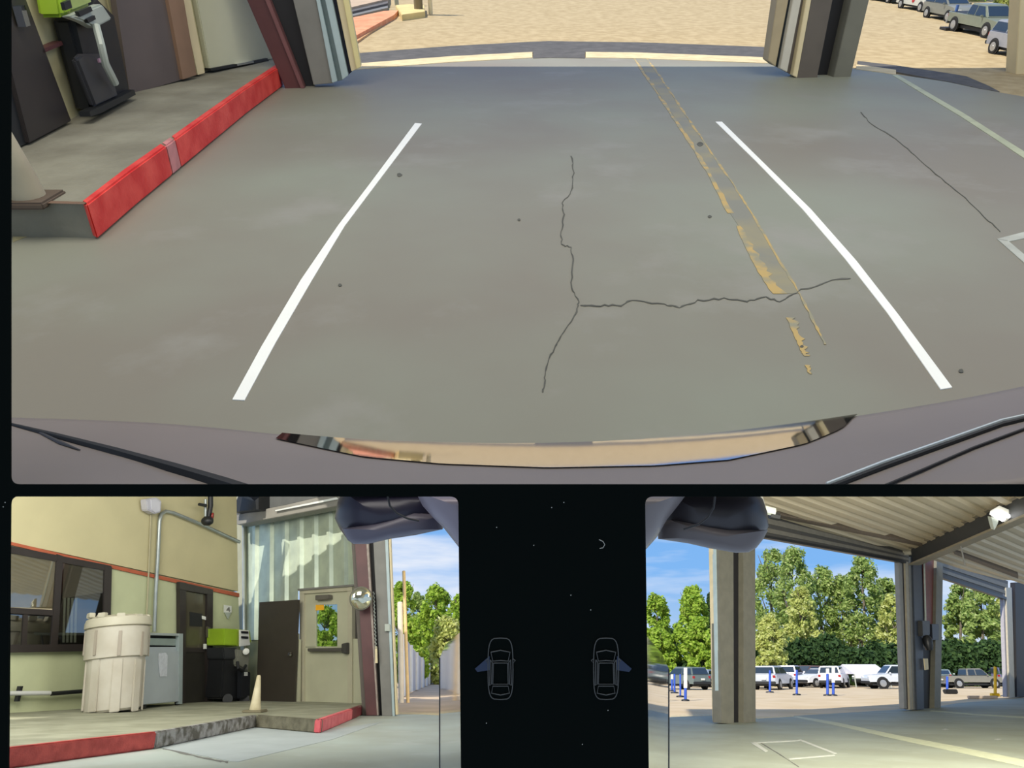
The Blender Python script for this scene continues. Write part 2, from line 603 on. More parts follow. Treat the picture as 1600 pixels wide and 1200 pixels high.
# pale parking marks at the right
painted('floor_and_guide_line', [(1394, 117), (1450, 151), (1500, 181), (1560, 220), (1600, 247), (1700, 315)],
        [(1403, 117), (1458, 149), (1508, 178), (1566, 215), (1606, 240), (1706, 306)], M_palel, 'faded pale line from second doorway across the bay floor to the right')
bx = MB()
for A, B in [([(1558, 373), (1640, 352)], [(1572, 378), (1640, 364)]), ([(1558, 373), (1600, 410), (1660, 460)], [(1574, 375), (1612, 407), (1672, 455)])]:
    bx.strip([TG(*p, .003) for p in A], [TG(*p, .003) for p in B], -UT * .003)
one('floor_marking', bx, M_palew, 'corner of a pale outlined box on the bay floor at the right edge', 'line')

def crackline(pts, w, name, label, g=TG, up=UT, jit=1.4, m=None):
    A, B = [], []
    for i in range(len(pts) - 1):
        for k in range(5):
            t = k / 5
            x = pts[i][0] + (pts[i + 1][0] - pts[i][0]) * t + random.uniform(-jit, jit)
            y = pts[i][1] + (pts[i + 1][1] - pts[i][1]) * t + random.uniform(-jit, jit)
            ww = w * random.uniform(.35, 1.1)
            dx, dy = pts[i + 1][0] - pts[i][0], pts[i + 1][1] - pts[i][1]
            L = math.hypot(dx, dy)
            A.append(g(x - dy / L * ww, y + dx / L * ww, .0022))
            B.append(g(x + dy / L * ww, y - dx / L * ww, .0022))
    return one(name, MB().strip(A, B, -up * .001), m or M_crack, label, 'crack')
crackline([(893.6, 244), (896, 269), (892.5, 299), (879, 317.5), (880.5, 336), (877, 362.5), (878, 381), (892.5, 387), (896, 407.5), (892.5, 449), (904.5, 471), (902, 486), (877.5, 524), (866, 542.5), (853, 572.5), (851, 595), (847, 617.5)], 1.1, 'floor_crack', 'jagged dark crack running down the middle of the bay floor')
crackline([(907.5, 478), (937.5, 477), (971, 477), (986, 469), (1039, 475), (1061, 479.5), (1091, 469), (1132, 466), (1166, 470.5), (1196, 464), (1219, 470.5), (1252.5, 452.5), (1301, 437.5), (1335, 434.5)], 1.1, 'floor_crack', 'sideways crack crossing the worn yellow line')
crackline([(1345, 175), (1360, 192), (1400, 217), (1430, 243), (1470, 278), (1508, 309), (1545, 345), (1568, 365)], .7, 'floor_crack', 'thin broken seam between the right stripe and the faded pale line', jit=.7)
for i, (x, y, r, w) in enumerate([(624, 273, 4, 'beside the left white stripe near its top'), (531, 445, 3, 'right of the left white stripe, halfway down'), (1094, 225, 5, 'on the yellow line above its middle'), (1109, 338, 3, 'left of the yellow line'), (811, 343, 2.5, 'between the left stripe and the long crack'), (1253, 541, 3, 'at the lower yellow fleck'), (1502, 579, 4, 'beside the lower end of the right white stripe')]):
    pts = [TG(x + r * math.cos(t) * random.uniform(.8, 1.2), y + .7 * r * math.sin(t), .003) for t in [k * math.pi / 4 for k in range(8)]]
    one('oil_spot', MB().slab(pts, -UT * .002), M_crack, 'small dark spot on the floor ' + w, 'stain', 'dark spots on the bay floor')

# sidewalk with red kerb
KH = .15
sw = [(-260, 330), (58, 316), (133, 318), (200, 268), (300, 197), (380, 140), (436, 104), (430, 92), (300, 112), (200, 145), (45, 225), (-260, 380 - 60)]
swpts = [(-300, 318), (58, 316), (133, 318), (200, 268), (300, 197), (380, 140), (437, 103), (432, 90), (300, 110), (196, 143), (40, 222), (-300, 290)]
side = Thing('sidewalk', 'raised grey-brown concrete sidewalk with a red painted kerb edge below the machine', 'sidewalk', TG(200, 250))
side.part('slab', MB().slab([TG(x, y, KH) for x, y in swpts], -UT * KH), M_walk)
outer = [(134, 318), (200, 268), (252, 231)]
inner = [(125, 314), (190, 264), (243, 227)]
def kerb(o, i, name='red_kerb', m=M_red, lab=None):
    A = [TG(x, y, KH + .006) for x, y in i]
    B = [TG(x, y, KH + .006) - UT * 0 for x, y in o]
    mb = MB().strip(A, [b + (b - a).normalized() * .012 for a, b in zip(A, B)], -UT * (KH + .002))
    side.part(name, mb, m, bevel=.008, label=lab)
kerb([(133.5, 318), (200, 268), (258, 227)], [(126, 314), (192, 264), (251, 223)], lab='bright red painted kerb length nearest the corner')
kerb([(258, 227), (272, 217)], [(251, 223), (266, 213)], 'worn_kerb_patch', mat('worn_red', (196, 130, 130), .7, var=.15, scale=9), 'kerb patch where the red paint is rubbed pale')
kerb([(272, 217), (300, 197), (380, 140), (437, 103)], [(266, 213), (294, 193), (374, 137), (431, 100)])
side.part('kerb_end', MB().slab([TG(56, 317, KH + .004), TG(131, 319, KH + .004), TG(131, 319, .0), TG(56, 317, .0)], (FT + RT * .2) * .03), mat('rust_brown_concrete', (112, 88, 72), .9, var=.15, bump=.3))
painted('dust_stain', [(20, 360), (60, 342), (110, 346)], [(20, 378), (60, 362), (145, 352)], mat('pale_dust', (160, 152, 118), .9, var=.15, scale=6), 'pale dusty stain on the floor beneath the kerb end', 'stain', h=.002)
one('low_step', MB().slab([TG(-80, 330, .02), TG(18, 322, .02), TG(52, 318, .02), TG(56, 340, .02), TG(18, 360, .02), TG(-80, 400, .02)], -UT * .018), mat('blue_grey_concrete', (136, 140, 150), .8, var=.08), 'blue-grey floor patch beneath the leaning post at the left', 'step')

# facade behind the sidewalk (two walls meeting at a corner)
pA, pB, pC = TG(40, 222, KH), TG(200, 141, KH), TG(434, 89, KH)
T1 = vplane(pA, pB, UT)
T2 = vplane(pB, pC, UT)
def px(pl, pts, off=0.0):
    return [pl.h(x, y, off) for x, y in pts]
# extrude away from the camera by t, front face at off
def face(pl, pts, t, off=0.0):
    return MB().slab(px(pl, pts, off), -pl.n * t)
struct('wall_left', face(T1, [(-260, 380), (40, 222), (200, 141), (148, -90), (-400, -90)], .08, 0), M_beige, 'beige wall behind the floor machine')
struct('wall_back', face(T2, [(200, 141), (300, 116), (434, 89), (400, -90), (148, -90)], .08, 0), M_beige, 'beige wall beside the red column')
# beige door leaf on wall 2
td = Thing('beige_door', 'closed beige door between the dark leaning sheet and the red column', 'door', T2.h(360, 100))
td.part('door_leaf', face(T2, [(328, 108), (426, 92), (392, -80), (292, -80)], .05, .05), M_beiged, bevel=.006)
td.part('door_jamb', face(T2, [(309, 117), (320, 114), (282, -80), (268, -80)], .08, .08), M_cream)
td.part('door_sill', face(T2, [(330, 111), (420, 95), (418, 91), (329, 107)], .06, .07), M_blk)
td.part('sill_plate', face(T2, [(371, 103), (397, 98), (396, 95), (370, 100)], .04, .08), M_chrome)
# dark leaning sheet
one('dark_sheet', face(T2, [(203, 148), (300, 120), (262, -90), (168, -90)], .05, .10), mat('dark_grey_brown_sheet', (92, 82, 80), .5, var=.08), 'tall dark grey-brown sheet leaning behind the floor machine', 'sheet')
one('brown_post', face(T2, [(286, 124), (307, 117), (272, -90), (246, -90)], .06, .13), mat('warm_brown_edge', (132, 104, 84), .6, var=.1), 'warm brown upright edge between dark sheet and beige door', 'post')
# dark framed door at far left
dd = Thing('dark_door', 'tall dark bronze framed door at the left edge of the sidewalk', 'door', T1.h(60, 225))
dd.part('door_leaf', face(T1, [(-40, 262), (46, 222), (-33, -90), (-110, -90)], .05, .04), M_blk)
dd.part('door_frame', face(T1, [(46, 224), (112, 189), (8, -90), (-34, -90)], .08, .06), M_dframe, bevel=.005)
dd.part('door_label', face(T1, [(24, 61), (36, 57), (38, 70), (26, 73)], .01, .055), M_wht, label='small white label')
dd.part('door_handle', face(T1, [(32, 10), (39, 8), (48, 40), (41, 42)], .04, .11), M_chrome)
wl = Thing('wall_bumper_rail', 'thin dark red rail on the beige strip beside the dark door', 'rail', T1.h(90, 78))
wl.part('rail', face(T1, [(66, 77), (96, 64), (99, 70), (68, 83)], .05, .06), M_dred)
# the floor machine
mc = Thing('floor_scrubber', 'lime green and black floor scrubber on the sidewalk against beige wall', 'machine', T1.h(150, 170))
mc.part('body', face(T1, [(150, 178), (160, 174), (206, 150), (196, 100), (180, 20), (150, -10), (112, 26), (124, 76)], .12, .14), M_blk, bevel=.03)
mc.part('front_panel', face(T1, [(150, 168), (186, 152), (166, 84), (128, 84), (120, 92)], .04, .17), mat('dark_grey_panel', (58, 58, 62), .4, var=.1), bevel=.015)
mc.part('green_tank', face(T1, [(98, 28), (114, 22), (100, -60), (84, -60)], .13, .17), M_green, bevel=.02)
mc.part('green_hood', face(T1, [(112, 22), (146, 8), (130, -60), (98, -60)], .12, .16), mat('pale_lime_plastic', (170, 186, 110), .45, var=.1, scale=6), bevel=.02)
cp = mc.part('control_panel', face(T1, [(110, 26), (160, 6), (176, 30), (150, 44), (132, 34)], .06, .21), M_lgrey, bevel=.01)
for p in ([(122, 18), (142, 10), (145, 17), (126, 26)], [(100, 4), (110, 0), (113, 12), (103, 16)], [(136, 30), (148, 24), (150, 30), (139, 36)]):
    mc.part('dial', face(T1, p, .02, .225), M_blk, parent=cp)
mc.part('hose', MB().tube([T1.h(150, 40, .22), T1.h(158, 70, .25), T1.h(165, 100, .24), T1.h(180, 130, .22)], .022, 8), M_lgrey, smooth=True)
mc.part('badge', face(T1, [(154, 92), (166, 88), (168, 94), (156, 98)], .01, .18), mat('pink_badge', (190, 150, 170), .4, var=0))
mc.part('squeegee', face(T1, [(142, 182), (160, 176), (212, 148), (210, 140), (158, 166), (140, 174)], .06, .19), M_blk)
# leaning cone near left edge
cb = TG(42, 300, 0.01)
pc = Thing('traffic_cone', 'cream traffic cone with brown base cut by the left edge', 'cone', cb)
cbase = TG(44, 308, .16)
ctop = P(-6, 190, (cbase - CAM).dot(FW) * .93)
ax = (ctop - cbase)
pc.part('cone_body', MB().lathe(cbase, ax, [(.068, 0), (.06, .1), (.03, ax.length), (.02, ax.length + .01)], 20), mat('cream_cone', (176, 166, 142), .6, var=.1), smooth=True)
pc.part('cone_base', MB().box(cbase - UT * .01, .22, .19, .03, (RT, FT, UT)), mat('brown_rubber', (92, 78, 66), .8, var=.1), bevel=.008)
sb_ = MB().slab([TG(-60, 210, .17), TG(14, 206, .17), TG(24, 240, .17), TG(-60, 250, .17)], -UT * .03)
one('dark_mat', sb_, M_blk, 'dark mat before the dark door, left of the cone', 'mat')
one('white_bracket', MB().box(TG(24, 200, .2), .08, .12, .05, (RT, FT, UT)), M_wht, 'small white bracket on the floor beside the dark door', 'bracket', bevel=.01)

# door line plane of the top view
D1 = vplane(TG(480, 134), TG(1240, 118), UT)
def dpost(segs, name, label, cat='column'):
    """segs: (part, bottom px pair, top px pair, offset, thickness, material)"""
    b = segs[0][1]
    t = Thing(name, label, cat, D1.h(b[0][0], b[0][1]))
    for nm, (b0, b1), (t0, t1), off, th, m in segs:
        # extend the tops above the frame
        def ext(bb, tt):
            k = (bb[1] + 110) / max(1, (bb[1] - tt[1]))
            return (bb[0] + (tt[0] - bb[0]) * k, bb[1] + (tt[1] - bb[1]) * k)
        q = [b0, b1, ext(b1, t1), ext(b0, t0)]
        t.part(nm, face(D1, q, th, off), m, bevel=.004)
    return t
dpost([('flange', ((447, 141), (474, 138)), ((386, 0), (418, 0)), .10, .10, M_dred),
       ('web_edge', ((470, 139), (476, 138)), ((414, 0), (421, 0)), .12, .1, mat('red_steel_edge', (112, 72, 72), .5, var=.1)),
       ('web', ((474, 138), (492, 134)), ((420, 0), (459, 0)), .02, .06, M_black)],
      'steel_column', 'dark red steel column at the end of the red kerb')
dpost([('jamb_face', ((490, 133), (521, 130)), ((458, 0), (494, 0)), .10, .14, M_grey),
       ('trim_strip', ((519, 130), (527, 127)), ((494, 0), (500, 0)), .12, .1, M_trim),
       ('track', ((527, 127), (536, 125)), ((500, 0), (509, 0)), .06, .05, mat('grey_track', (118, 132, 132), .4, var=.08)),
       ('trim_strip', ((535, 125), (544, 118)), ((508, 0), (519, 0)), .12, .1, M_trim),
       ('rubber_seal', ((543, 118), (550, 112)), ((518, 0), (526, 0)), .05, .05, mat('navy_seal', (18, 22, 40), .6, var=.1)),
       ('inner_jamb', ((549, 112), (558, 108)), ((526, 0), (537, 0)), .1, .12, M_cream),
       ('edge_strip', ((557, 108), (564, 105)), ((536, 0), (545, 0)), .13, .12, mat('yellowish_edge', (220, 206, 150), .6, var=.05))],
      'door_jamb_post', 'grey door jamb with pale vertical tracks beside the dark red column', 'jamb')
dpost([('inner_jamb', ((1200, 95), (1212, 104)), ((1214, 0), (1232, 0)), .06, .12, mat('tan_jamb', (170, 154, 124), .6, var=.08)),
       ('rubber_seal', ((1212, 104), (1220, 107)), ((1231, 0), (1240, 0)), .05, .05, mat('teal_black_seal', (12, 24, 30), .6, var=.1)),
       ('trim_strip', ((1219, 107), (1230, 113)), ((1239, 0), (1252, 0)), .1, .1, mat('pale_tan_trim', (196, 190, 176), .5, var=.08)),
       ('track', ((1229, 113), (1240, 118)), ((1251, 0), (1261, 0)), .06, .06, mat('brown_grey_track', (96, 88, 82), .5, var=.1)),
       ('trim_strip', ((1239, 118), (1246, 122)), ((1260, 0), (1268, 0)), .12, .1, M_cream),
       ('flange', ((1245, 122), (1276, 126)), ((1267, 0), (1301, 0)), .12, .14, mat('brown_grey_steel', (92, 84, 76), .55, var=.1)),
       ('web', ((1275, 126), (1302, 127)), ((1300, 0), (1331, 0)), .0, .06, M_black),
       ('flange', ((1301, 127), (1327, 130)), ((1330, 0), (1358, 0)), .12, .14, M_olive)],
      'steel_column', 'thick grey column with black channel between the two doorways')
dpost([('flange', ((1586, 142), (1604, 148)), ((1594, 0), (1618, 0)), .1, .14, M_cream),
       ('web', ((1603, 150), (1640, 158)), ((1618, 0), (1660, 0)), .05, .1, mat('navy_web', (20, 26, 46), .6, var=.1))],
      'steel_column', 'cream and navy column cut by the right edge of the front view')

# roof of the front bay and the header over its doors
yd = (TG(900, 92) - FOOT).dot(FT)
rf = MB().slab([TL(-12, -2.5, 4.6), TL(14, -2.5, 4.6), TL(14, yd - .2, 4.6), TL(-12, yd - .2, 4.6)], UT * .12)
struct('ceiling', rf, mat('roof_underside', (190, 186, 172), .8, var=.05), 'pale roof over the front bay', base=TL(0, 0, 4.6))
hd = MB().slab([TL(-12, yd - .2, 3.9), TL(14, yd - .2, 3.9), TL(14, yd - .2, 4.72), TL(-12, yd - .2, 4.72)], FT * .1)
struct('trim_7', hd, mat('header_grey', (150, 150, 144), .7, var=.05), 'grey header beam over the doors', base=TL(0, yd, 4))

# outside, upper left: salmon kerb, grey steps, posts
k = MB().slab([TG(x, y, .05) for x, y in [(548, 60), (616, 23), (622, 16), (600, 17), (548, 28)]], -UT * .08)
kt = Thing('salmon_kerb', 'salmon painted kerb outside the doorway by the pale door jamb', 'kerb', TG(585, 40))
kt.part('kerb_block', k, mat('salmon_paint', (214, 132, 92), .8, rgb2=(226, 158, 118), scale=6, bump=.3))
kt.part('kerb_shoulder', MB().slab([TG(x, y, .012) for x, y in [(550, 70), (585, 46), (617, 26), (612, 22), (550, 58)]], -UT * .03), mat('dusty_salmon', (202, 158, 112), .9, var=.1, bump=.3))
st = Thing('grey_steps', 'low grey steps behind the salmon kerb', 'step', TG(580, 15))
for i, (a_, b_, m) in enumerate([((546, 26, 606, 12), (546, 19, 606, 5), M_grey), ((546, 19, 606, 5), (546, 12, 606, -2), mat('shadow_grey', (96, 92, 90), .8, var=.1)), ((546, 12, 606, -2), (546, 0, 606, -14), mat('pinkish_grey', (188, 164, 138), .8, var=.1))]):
    h = .03 + .03 * i
    st.part('step', MB().slab([TG(a_[0], a_[1], h), TG(a_[2], a_[3], h), TG(b_[2], b_[3], h), TG(b_[0], b_[1], h)], -UT * (h + .01)), m)
pt = Thing('planter_base', 'pale block with an olive round post outside the doorway', 'post', TG(640, 24))
pt.part('block', MB().slab([TG(x, y, .07) for x, y in [(622, 14), (628, 23), (664, 18), (663, 8), (640, 6), (618, 8)]], -UT * .09), mat('cream_block', (214, 192, 132), .8, var=.08), bevel=.008)
pt.part('round_post', MB().tube([TG(654, 15, .06), TG(654, 15, .06) + UT * 1.0], .065, 16), mat('olive_post', (118, 106, 78), .7, var=.1), smooth=True)
for x, w, m, lab in [(673, .032, M_cream, 'slim cream post outside the doorway, right of the olive post'), (620, .035, mat('pale_grey_post', (160, 160, 140), .6, var=.05), 'slim grey post outside the doorway above the salmon kerb')]:
    b_ = TG(x, 22 if x > 650 else 8)
    q = Thing('bollard', lab, 'post', b_)
    q.part('post', MB().tube([b_, b_ + UT * .95], w, 12), m, smooth=True)
    q.part('cap', MB().lathe(b_ + UT * .95, UT, [(w, 0), (w * .7, w * .5), (.004, w * .8)], 12), m, smooth=True)

# ================================================================ cars
def car(M, kind, col, label, group, parts='parked cars in the yard', L=None, small=False, rough=.3):
    """local frame: x forward, y left, z up, wheels on z=0"""
    t = Thing({'suv': 'suv', 'sedan': 'sedan', 'pickup': 'pickup_truck', 'van': 'van'}[kind], label, {'suv': 'car', 'sedan': 'car', 'pickup': 'truck', 'van': 'van'}[kind], M=M, group=group)
    pm_ = mat('car_paint_%d_%d_%d' % col, col, rough, .15, var=.03)
    gl = mat('car_glass', (42, 52, 60), .08, .0, var=.02, spec=1.0)
    tr = mat('tyre', (28, 28, 28), .9, var=.05)
    rim = mat('wheel_rim', (176, 178, 180), .3, .6, var=.05)
    dk = mat('car_trim_dark', (36, 38, 40), .6, var=.05)
    w = .92
    if kind == 'sedan':
        prof = [(-2.25, .38), (-2.3, .62), (-2.2, .92), (-1.5, 1.0), (1.0, .98), (1.95, .86), (2.28, .66), (2.28, .36)]
        cab = [(-1.75, .97), (-1.05, 1.40), (.25, 1.43), (1.1, .96)]
        wh, wr = (1.4, -1.4), .33
    elif kind == 'suv':
        prof = [(-2.25, .42), (-2.3, .75), (-2.24, 1.08), (1.0, 1.1), (2.0, .98), (2.3, .75), (2.28, .4)]
        cab = [(-2.2, 1.07), (-1.95, 1.66), (.1, 1.70), (1.05, 1.08)]
        wh, wr = (1.42, -1.42), .37
    elif kind == 'van':
        prof = [(-2.5, .4), (-2.52, 1.1), (1.6, 1.1), (2.35, .92), (2.45, .4)]
        cab = [(-2.5, 1.08), (-2.45, 1.95), (.9, 1.98), (1.75, 1.08)]
        wh, wr = (1.55, -1.55), .36
    else:
        prof = [(-2.75, .55), (-2.78, 1.12), (-.75, 1.12), (1.3, 1.12), (2.6, 1.02), (2.78, .8), (2.75, .5)]
        cab = [(-.8, 1.1), (-.65, 1.78), (.75, 1.8), (1.45, 1.1)]
        wh, wr = (1.75, -1.75), .42
    def loft(sec):
        """sec: list of (profile pts, y) for each side slice"""
        mb = MB()
        n = len(sec[0][0])
        for pr, y in sec:
            mb.v += [V((x, y, z)) for x, z in pr]
        for s_ in range(len(sec) - 1):
            for i in range(n):
                j = (i + 1) % n
                a = s_ * n
                mb.f.append([a + i, a + j, a + n + j, a + n + i])
        mb.f.append(list(range(n)))
        e_ = (len(sec) - 1) * n
        mb.f.append([e_ + i for i in range(n - 1, -1, -1)])
        return mb
    def shr(pr, k, dz=0):
        cx_ = sum(p[0] for p in pr) / len(pr)
        cz_ = sum(p[1] for p in pr) / len(pr)
        return [(cx_ + (x - cx_) * k, cz_ + (z - cz_) * k) for x, z in pr]
    body = loft([(shr(prof, .95), -w), (prof, -w + .1), (prof, w - .1), (shr(prof, .95), w)])
    t.part('body', body, pm_, local=True, smooth=True)
    zb = cab[0][1]
    top = [(x, z) for x, z in cab]
    def inset(y):
        return top
    cb_ = MB()
    wy = w - .06
    wt = w - .22
    def cy(z):
        zt = max(c[1] for c in cab)
        return wy + (wt - wy) * (z - zb) / (zt - zb)
    n = len(cab)
    cb_.v = [V((x, -cy(z), z)) for x, z in cab] + [V((x, cy(z), z)) for x, z in cab]
    cb_.f = [list(range(n)), list(range(2 * n - 1, n - 1, -1))] + [[i, (i + 1) % n, n + (i + 1) % n, n + i] for i in range(n)]
    t.part('cabin', cb_, pm_, local=True, bevel=.05, smooth=True)
    # windows as thin panes proud of the cabin
    def pane(name, q, off):
        mb = MB().slab(q, off)
        t.part(name, mb, gl, local=True)
    (x0, z0), (x1, z1), (x2, z2), (x3, z3) = cab
    def mixp(a_, b_, k):
        return (a_[0] + (b_[0] - a_[0]) * k, a_[1] + (b_[1] - a_[1]) * k)
    for nm, a_, b_ in (('rear_window', cab[0], cab[1]), ('windshield', cab[3], cab[2])):
        p0 = mixp(a_, b_, .14 if kind != 'suv' or nm != 'rear_window' else .12)
        p1 = mixp(a_, b_, .86)
        nx = -1 if nm == 'rear_window' else 1
        k0, k1 = cy(p0[1]) - .10, cy(p1[1]) - .08
        q = [V((p0[0], -k0, p0[1])), V((p0[0], k0, p0[1])), V((p1[0], k1, p1[1])), V((p1[0], -k1, p1[1]))]
        pane(nm, q, V((nx * .02, 0, .012)))
    zt = min(z1, z2) - .09
    zl = zb + .07
    def xe(z, a_, b_):
        return a_[0] + (b_[0] - a_[0]) * (z - a_[1]) / (b_[1] - a_[1])
    xa0, xa1 = xe(zl, cab[0], cab[1]) + .1, xe(zt, cab[0], cab[1]) + .08
    xb0, xb1 = xe(zl, cab[3], cab[2]) - .12, xe(zt, cab[3], cab[2]) - .08
    mid = (xa1 + xb1) / 2
    for s_ in (-1, 1):
        for (u0, u1, v0, v1) in ((xa0, xa1, mid - .04, mid - .04), (mid + .04, mid + .04, xb0, xb1)):
            q = [V((u0, s_ * cy(zl), zl)), V((v0, s_ * cy(zl), zl)), V((v1, s_ * cy(zt), zt)), V((u1, s_ * cy(zt), zt))]
            pane('side_window', q, V((0, s_ * .015, .003)))
        for xw in wh:
            wm = t.part('wheel', MB().lathe(V((xw, s_ * (w - .16), wr)), V((0, s_, 0)), [(wr, 0), (wr, .16), (wr * .92, .2), (wr * .66, .2)], 18), tr, local=True, smooth=True)
            t.part('rim', MB().lathe(V((xw, s_ * (w - .16), wr)), V((0, s_, 0)), [(wr * .64, .15), (wr * .64, .208), (wr * .2, .215), (wr * .18, .225)], 12), rim, parent=wm, local=True)
            t.part('wheel_arch', MB().lathe(V((xw, s_ * (w - .03), wr)), V((0, s_, 0)), [(wr * 1.18, 0), (wr * 1.18, .035)], 18), dk, local=True)
        xf = max(p[0] for p in prof)
        xr = min(p[0] for p in prof)
        t.part('headlight', MB().box(V((xf - .08, s_ * (w - .26), .80 if kind != 'pickup' else .93)), .12, .34, .14), mat('headlight', (235, 238, 240), .15, var=0), local=True, bevel=.02)
        t.part('taillight', MB().box(V((xr + .06, s_ * (w - .16), .92)), .1, .2, .2), mat('taillight', (160, 40, 40), .2, var=0), local=True, bevel=.02)
        t.part('door_mirror', MB().box(V((cab[3][0] - .35, s_ * (w + .08), zb + .08)), .1, .16, .13), pm_, local=True, bevel=.02)
    t.part('bumper', MB().box(V((xr - .02, 0, .5)), .16, w * 1.85, .2), dk if kind != 'pickup' else rim, local=True, bevel=.03)
    t.part('bumper', MB().box(V((xf - .02, 0, .48)), .16, w * 1.85, .2), dk, local=True, bevel=.03)
    t.part('licence_plate', MB().box(V((xr - .09, 0, .78)), .04, .36, .14), M_wht, local=True)
    if kind == 'pickup':
        t.part('cargo_bed', MB().box(V((-1.75, 0, 1.125)), 1.8, 1.5, .03), dk, local=True)
    t.part('underbody', MB().box(V((0, 0, .36)), (xf - xr) * .9, w * 1.6, .2), dk, local=True)
    return t

def frame(o, x, up, s=1.0):
    z = up.normalized()
    x = (x - z * x.dot(z)).normalized()
    y = z.cross(x)
    m = Matrix((x, y, z)).transposed().to_4x4()
    return Matrix.Translation(o) @ m @ Matrix.Scale(s, 4)

# ---------------------------------------------------------------- trees
def tree(name, base, up, H, Rw, label, cols, group=None, n=1500, crown0=.12, leaf=.3, shape='oval', seed=1, trunk=True, sparse=1.0):
    rnd = random.Random(seed)
    n = int(n * 2.6)
    leaf *= .58
    t = Thing(name, label, 'tree' if name != 'hedge' else 'hedge', M=frame(base, RT, up), group=group)
    if trunk:
        pts = [V((rnd.uniform(-.02, .02) * H * (k > 0), rnd.uniform(-.02, .02) * H * (k > 0), H * k / 6 * .9)) for k in range(7)]
        rr = [H * .022 * (1 - k / 7.5) for k in range(7)]
        mb = MB().tube(pts, rr, 8)
        for b in range(8):
            k = rnd.randint(1, 5)
            a_ = rnd.uniform(0, 6.28)
            p0 = pts[k]
            mb.tube([p0, p0 + V((math.cos(a_) * Rw * .35, math.sin(a_) * Rw * .35, H * .09)), p0 + V((math.cos(a_) * Rw * .6, math.sin(a_) * Rw * .6, H * .2))], [H * .008, H * .005, H * .002], 5)
        t.part('trunk', mb, mat('bark', (104, 96, 84), .9, var=.2, scale=3), local=True, smooth=True)
    # clumps then leaves around them
    def rad(h):
        if shape == 'oval':
            return math.sqrt(max(0, 1 - (2 * h - .9) ** 2 / 1.25)) * (1.05 - .25 * h)
        if shape == 'cone':
            return (1 - h) ** .75 * min(1, .35 + 3 * h)
        return math.sqrt(max(0, 1 - (2 * h - 1) ** 2))
    clumps = []
    for k in range(int(80 * sparse) + 8):
        h = rnd.random() ** .85
        r = Rw * rad(h) * math.sqrt(rnd.uniform(.25, 1))
        a_ = rnd.uniform(0, 6.283)
        clumps.append((V((r * math.cos(a_), r * math.sin(a_), H * (crown0 + (1 - crown0) * h * .97))), Rw * rnd.uniform(.15, .36)))
    mbs = [MB() for _ in cols]
    for k in range(n):
        c, cr_ = clumps[rnd.randrange(len(clumps))]
        d = V((rnd.gauss(0, 1), rnd.gauss(0, 1), rnd.gauss(0, 1))).normalized()
        p = c + d * cr_ * rnd.uniform(.5, 1.05)
        s_ = leaf * rnd.uniform(.6, 1.2)
        nrm = (d + V((rnd.gauss(0, .6), rnd.gauss(0, .6), rnd.gauss(0, .6) + .3))).normalized()
        a_ = nrm.orthogonal().normalized()
        a_ = (a_ * math.cos(k) + nrm.cross(a_) * math.sin(k)) * s_
        b_ = nrm.cross(a_) * .7
        mb = mbs[0 if rnd.random() < .62 else rnd.randrange(len(mbs))]
        i = len(mb.v)
        mb.v += [p - a_, p - b_ * .8, p + a_, p + b_ * .8]
        mb.f.append([i, i + 1, i + 2, i + 3])
    for c_, mb in zip(cols, mbs):
        me = bpy.data.meshes.new('foliage')
        me.from_pydata([tuple(p) for p in mb.v], [], mb.f)
        me.materials.append(leafmat(c_))
        o = bpy.data.objects.new('foliage', me)
        COL.objects.link(o)
        o.parent = t.o
        o['kind'] = 'stuff'
    return t

def leafmat(c):
    nm = 'leaves_%d_%d_%d' % c
    if nm in MATS:
        return MATS[nm]
    m = bpy.data.materials.new(nm)
    m.use_nodes = True
    t = m.node_tree
    b = t.nodes['Principled BSDF']
    b.inputs['Base Color'].default_value = (*lin(c), 1)
    b.inputs['Roughness'].default_value = .7
    b.inputs['Specular IOR Level'].default_value = .2
    tl = t.nodes.new('ShaderNodeBsdfTranslucent')
    tl.inputs[0].default_value = (*[min(1, v * 1.25) for v in lin(c)], 1)
    x = t.nodes.new('ShaderNodeMixShader')
    x.inputs[0].default_value = .35
    o = t.nodes['Material Output']
    t.links.new(b.outputs[0], x.inputs[1])
    t.links.new(tl.outputs[0], x.inputs[2])
    t.links.new(x.outputs[0], o.inputs[0])
    MATS[nm] = m
    return m

BR = [(152, 180, 66), (116, 150, 54), (180, 198, 96)]
MG = [(152, 172, 96), (114, 142, 74), (188, 198, 134)]
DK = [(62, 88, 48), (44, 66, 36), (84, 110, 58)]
YG = [(190, 196, 116), (156, 170, 86), (208, 212, 150)]

# parked vehicles of the front view, upper right
hx = (TG(1545, 57) - TG(1483, 44))
CS = .19
for (x, y, kd, col, lab) in [
        (1388, 3, 'van', (196, 198, 190), 'pale van, leftmost of the row beyond the thick grey column'),
        (1437, 16, 'van', (206, 208, 200), 'white van with a red round emblem, second in the upper right row'),
        (1480, 31, 'suv', (132, 134, 126), 'grey car between white van and green-grey pickup, upper right'),
        (1532, 54, 'pickup', (128, 136, 122), 'green-grey pickup truck in the upper right corner row'),
        (1600, 90, 'suv', (156, 160, 170), 'silver car cut by the right edge, upper right row')]:
    c_ = car(frame(TG(x, y, -.01), hx, UT, CS), kd, col, lab, 'vehicles parked at the upper right')
    if 'emblem' in lab:
        c_.part('emblem', MB().lathe(V((.3, -.93, .8)), V((0, -1, 0)), [(.2, 0), (.2, .02)], 16), mat('red_emblem', (176, 40, 44), .5, var=0), local=True)
tw = Thing('blue_stand_post', 'small blue post with stand in front of the green-grey pickup, upper right', 'post', TG(1487, 42))
b_ = TG(1486, 46)
tw.part('post', MB().tube([b_, b_ + UT * .28], .018, 8), mat('post_blue', (70, 104, 168), .5, var=.05))
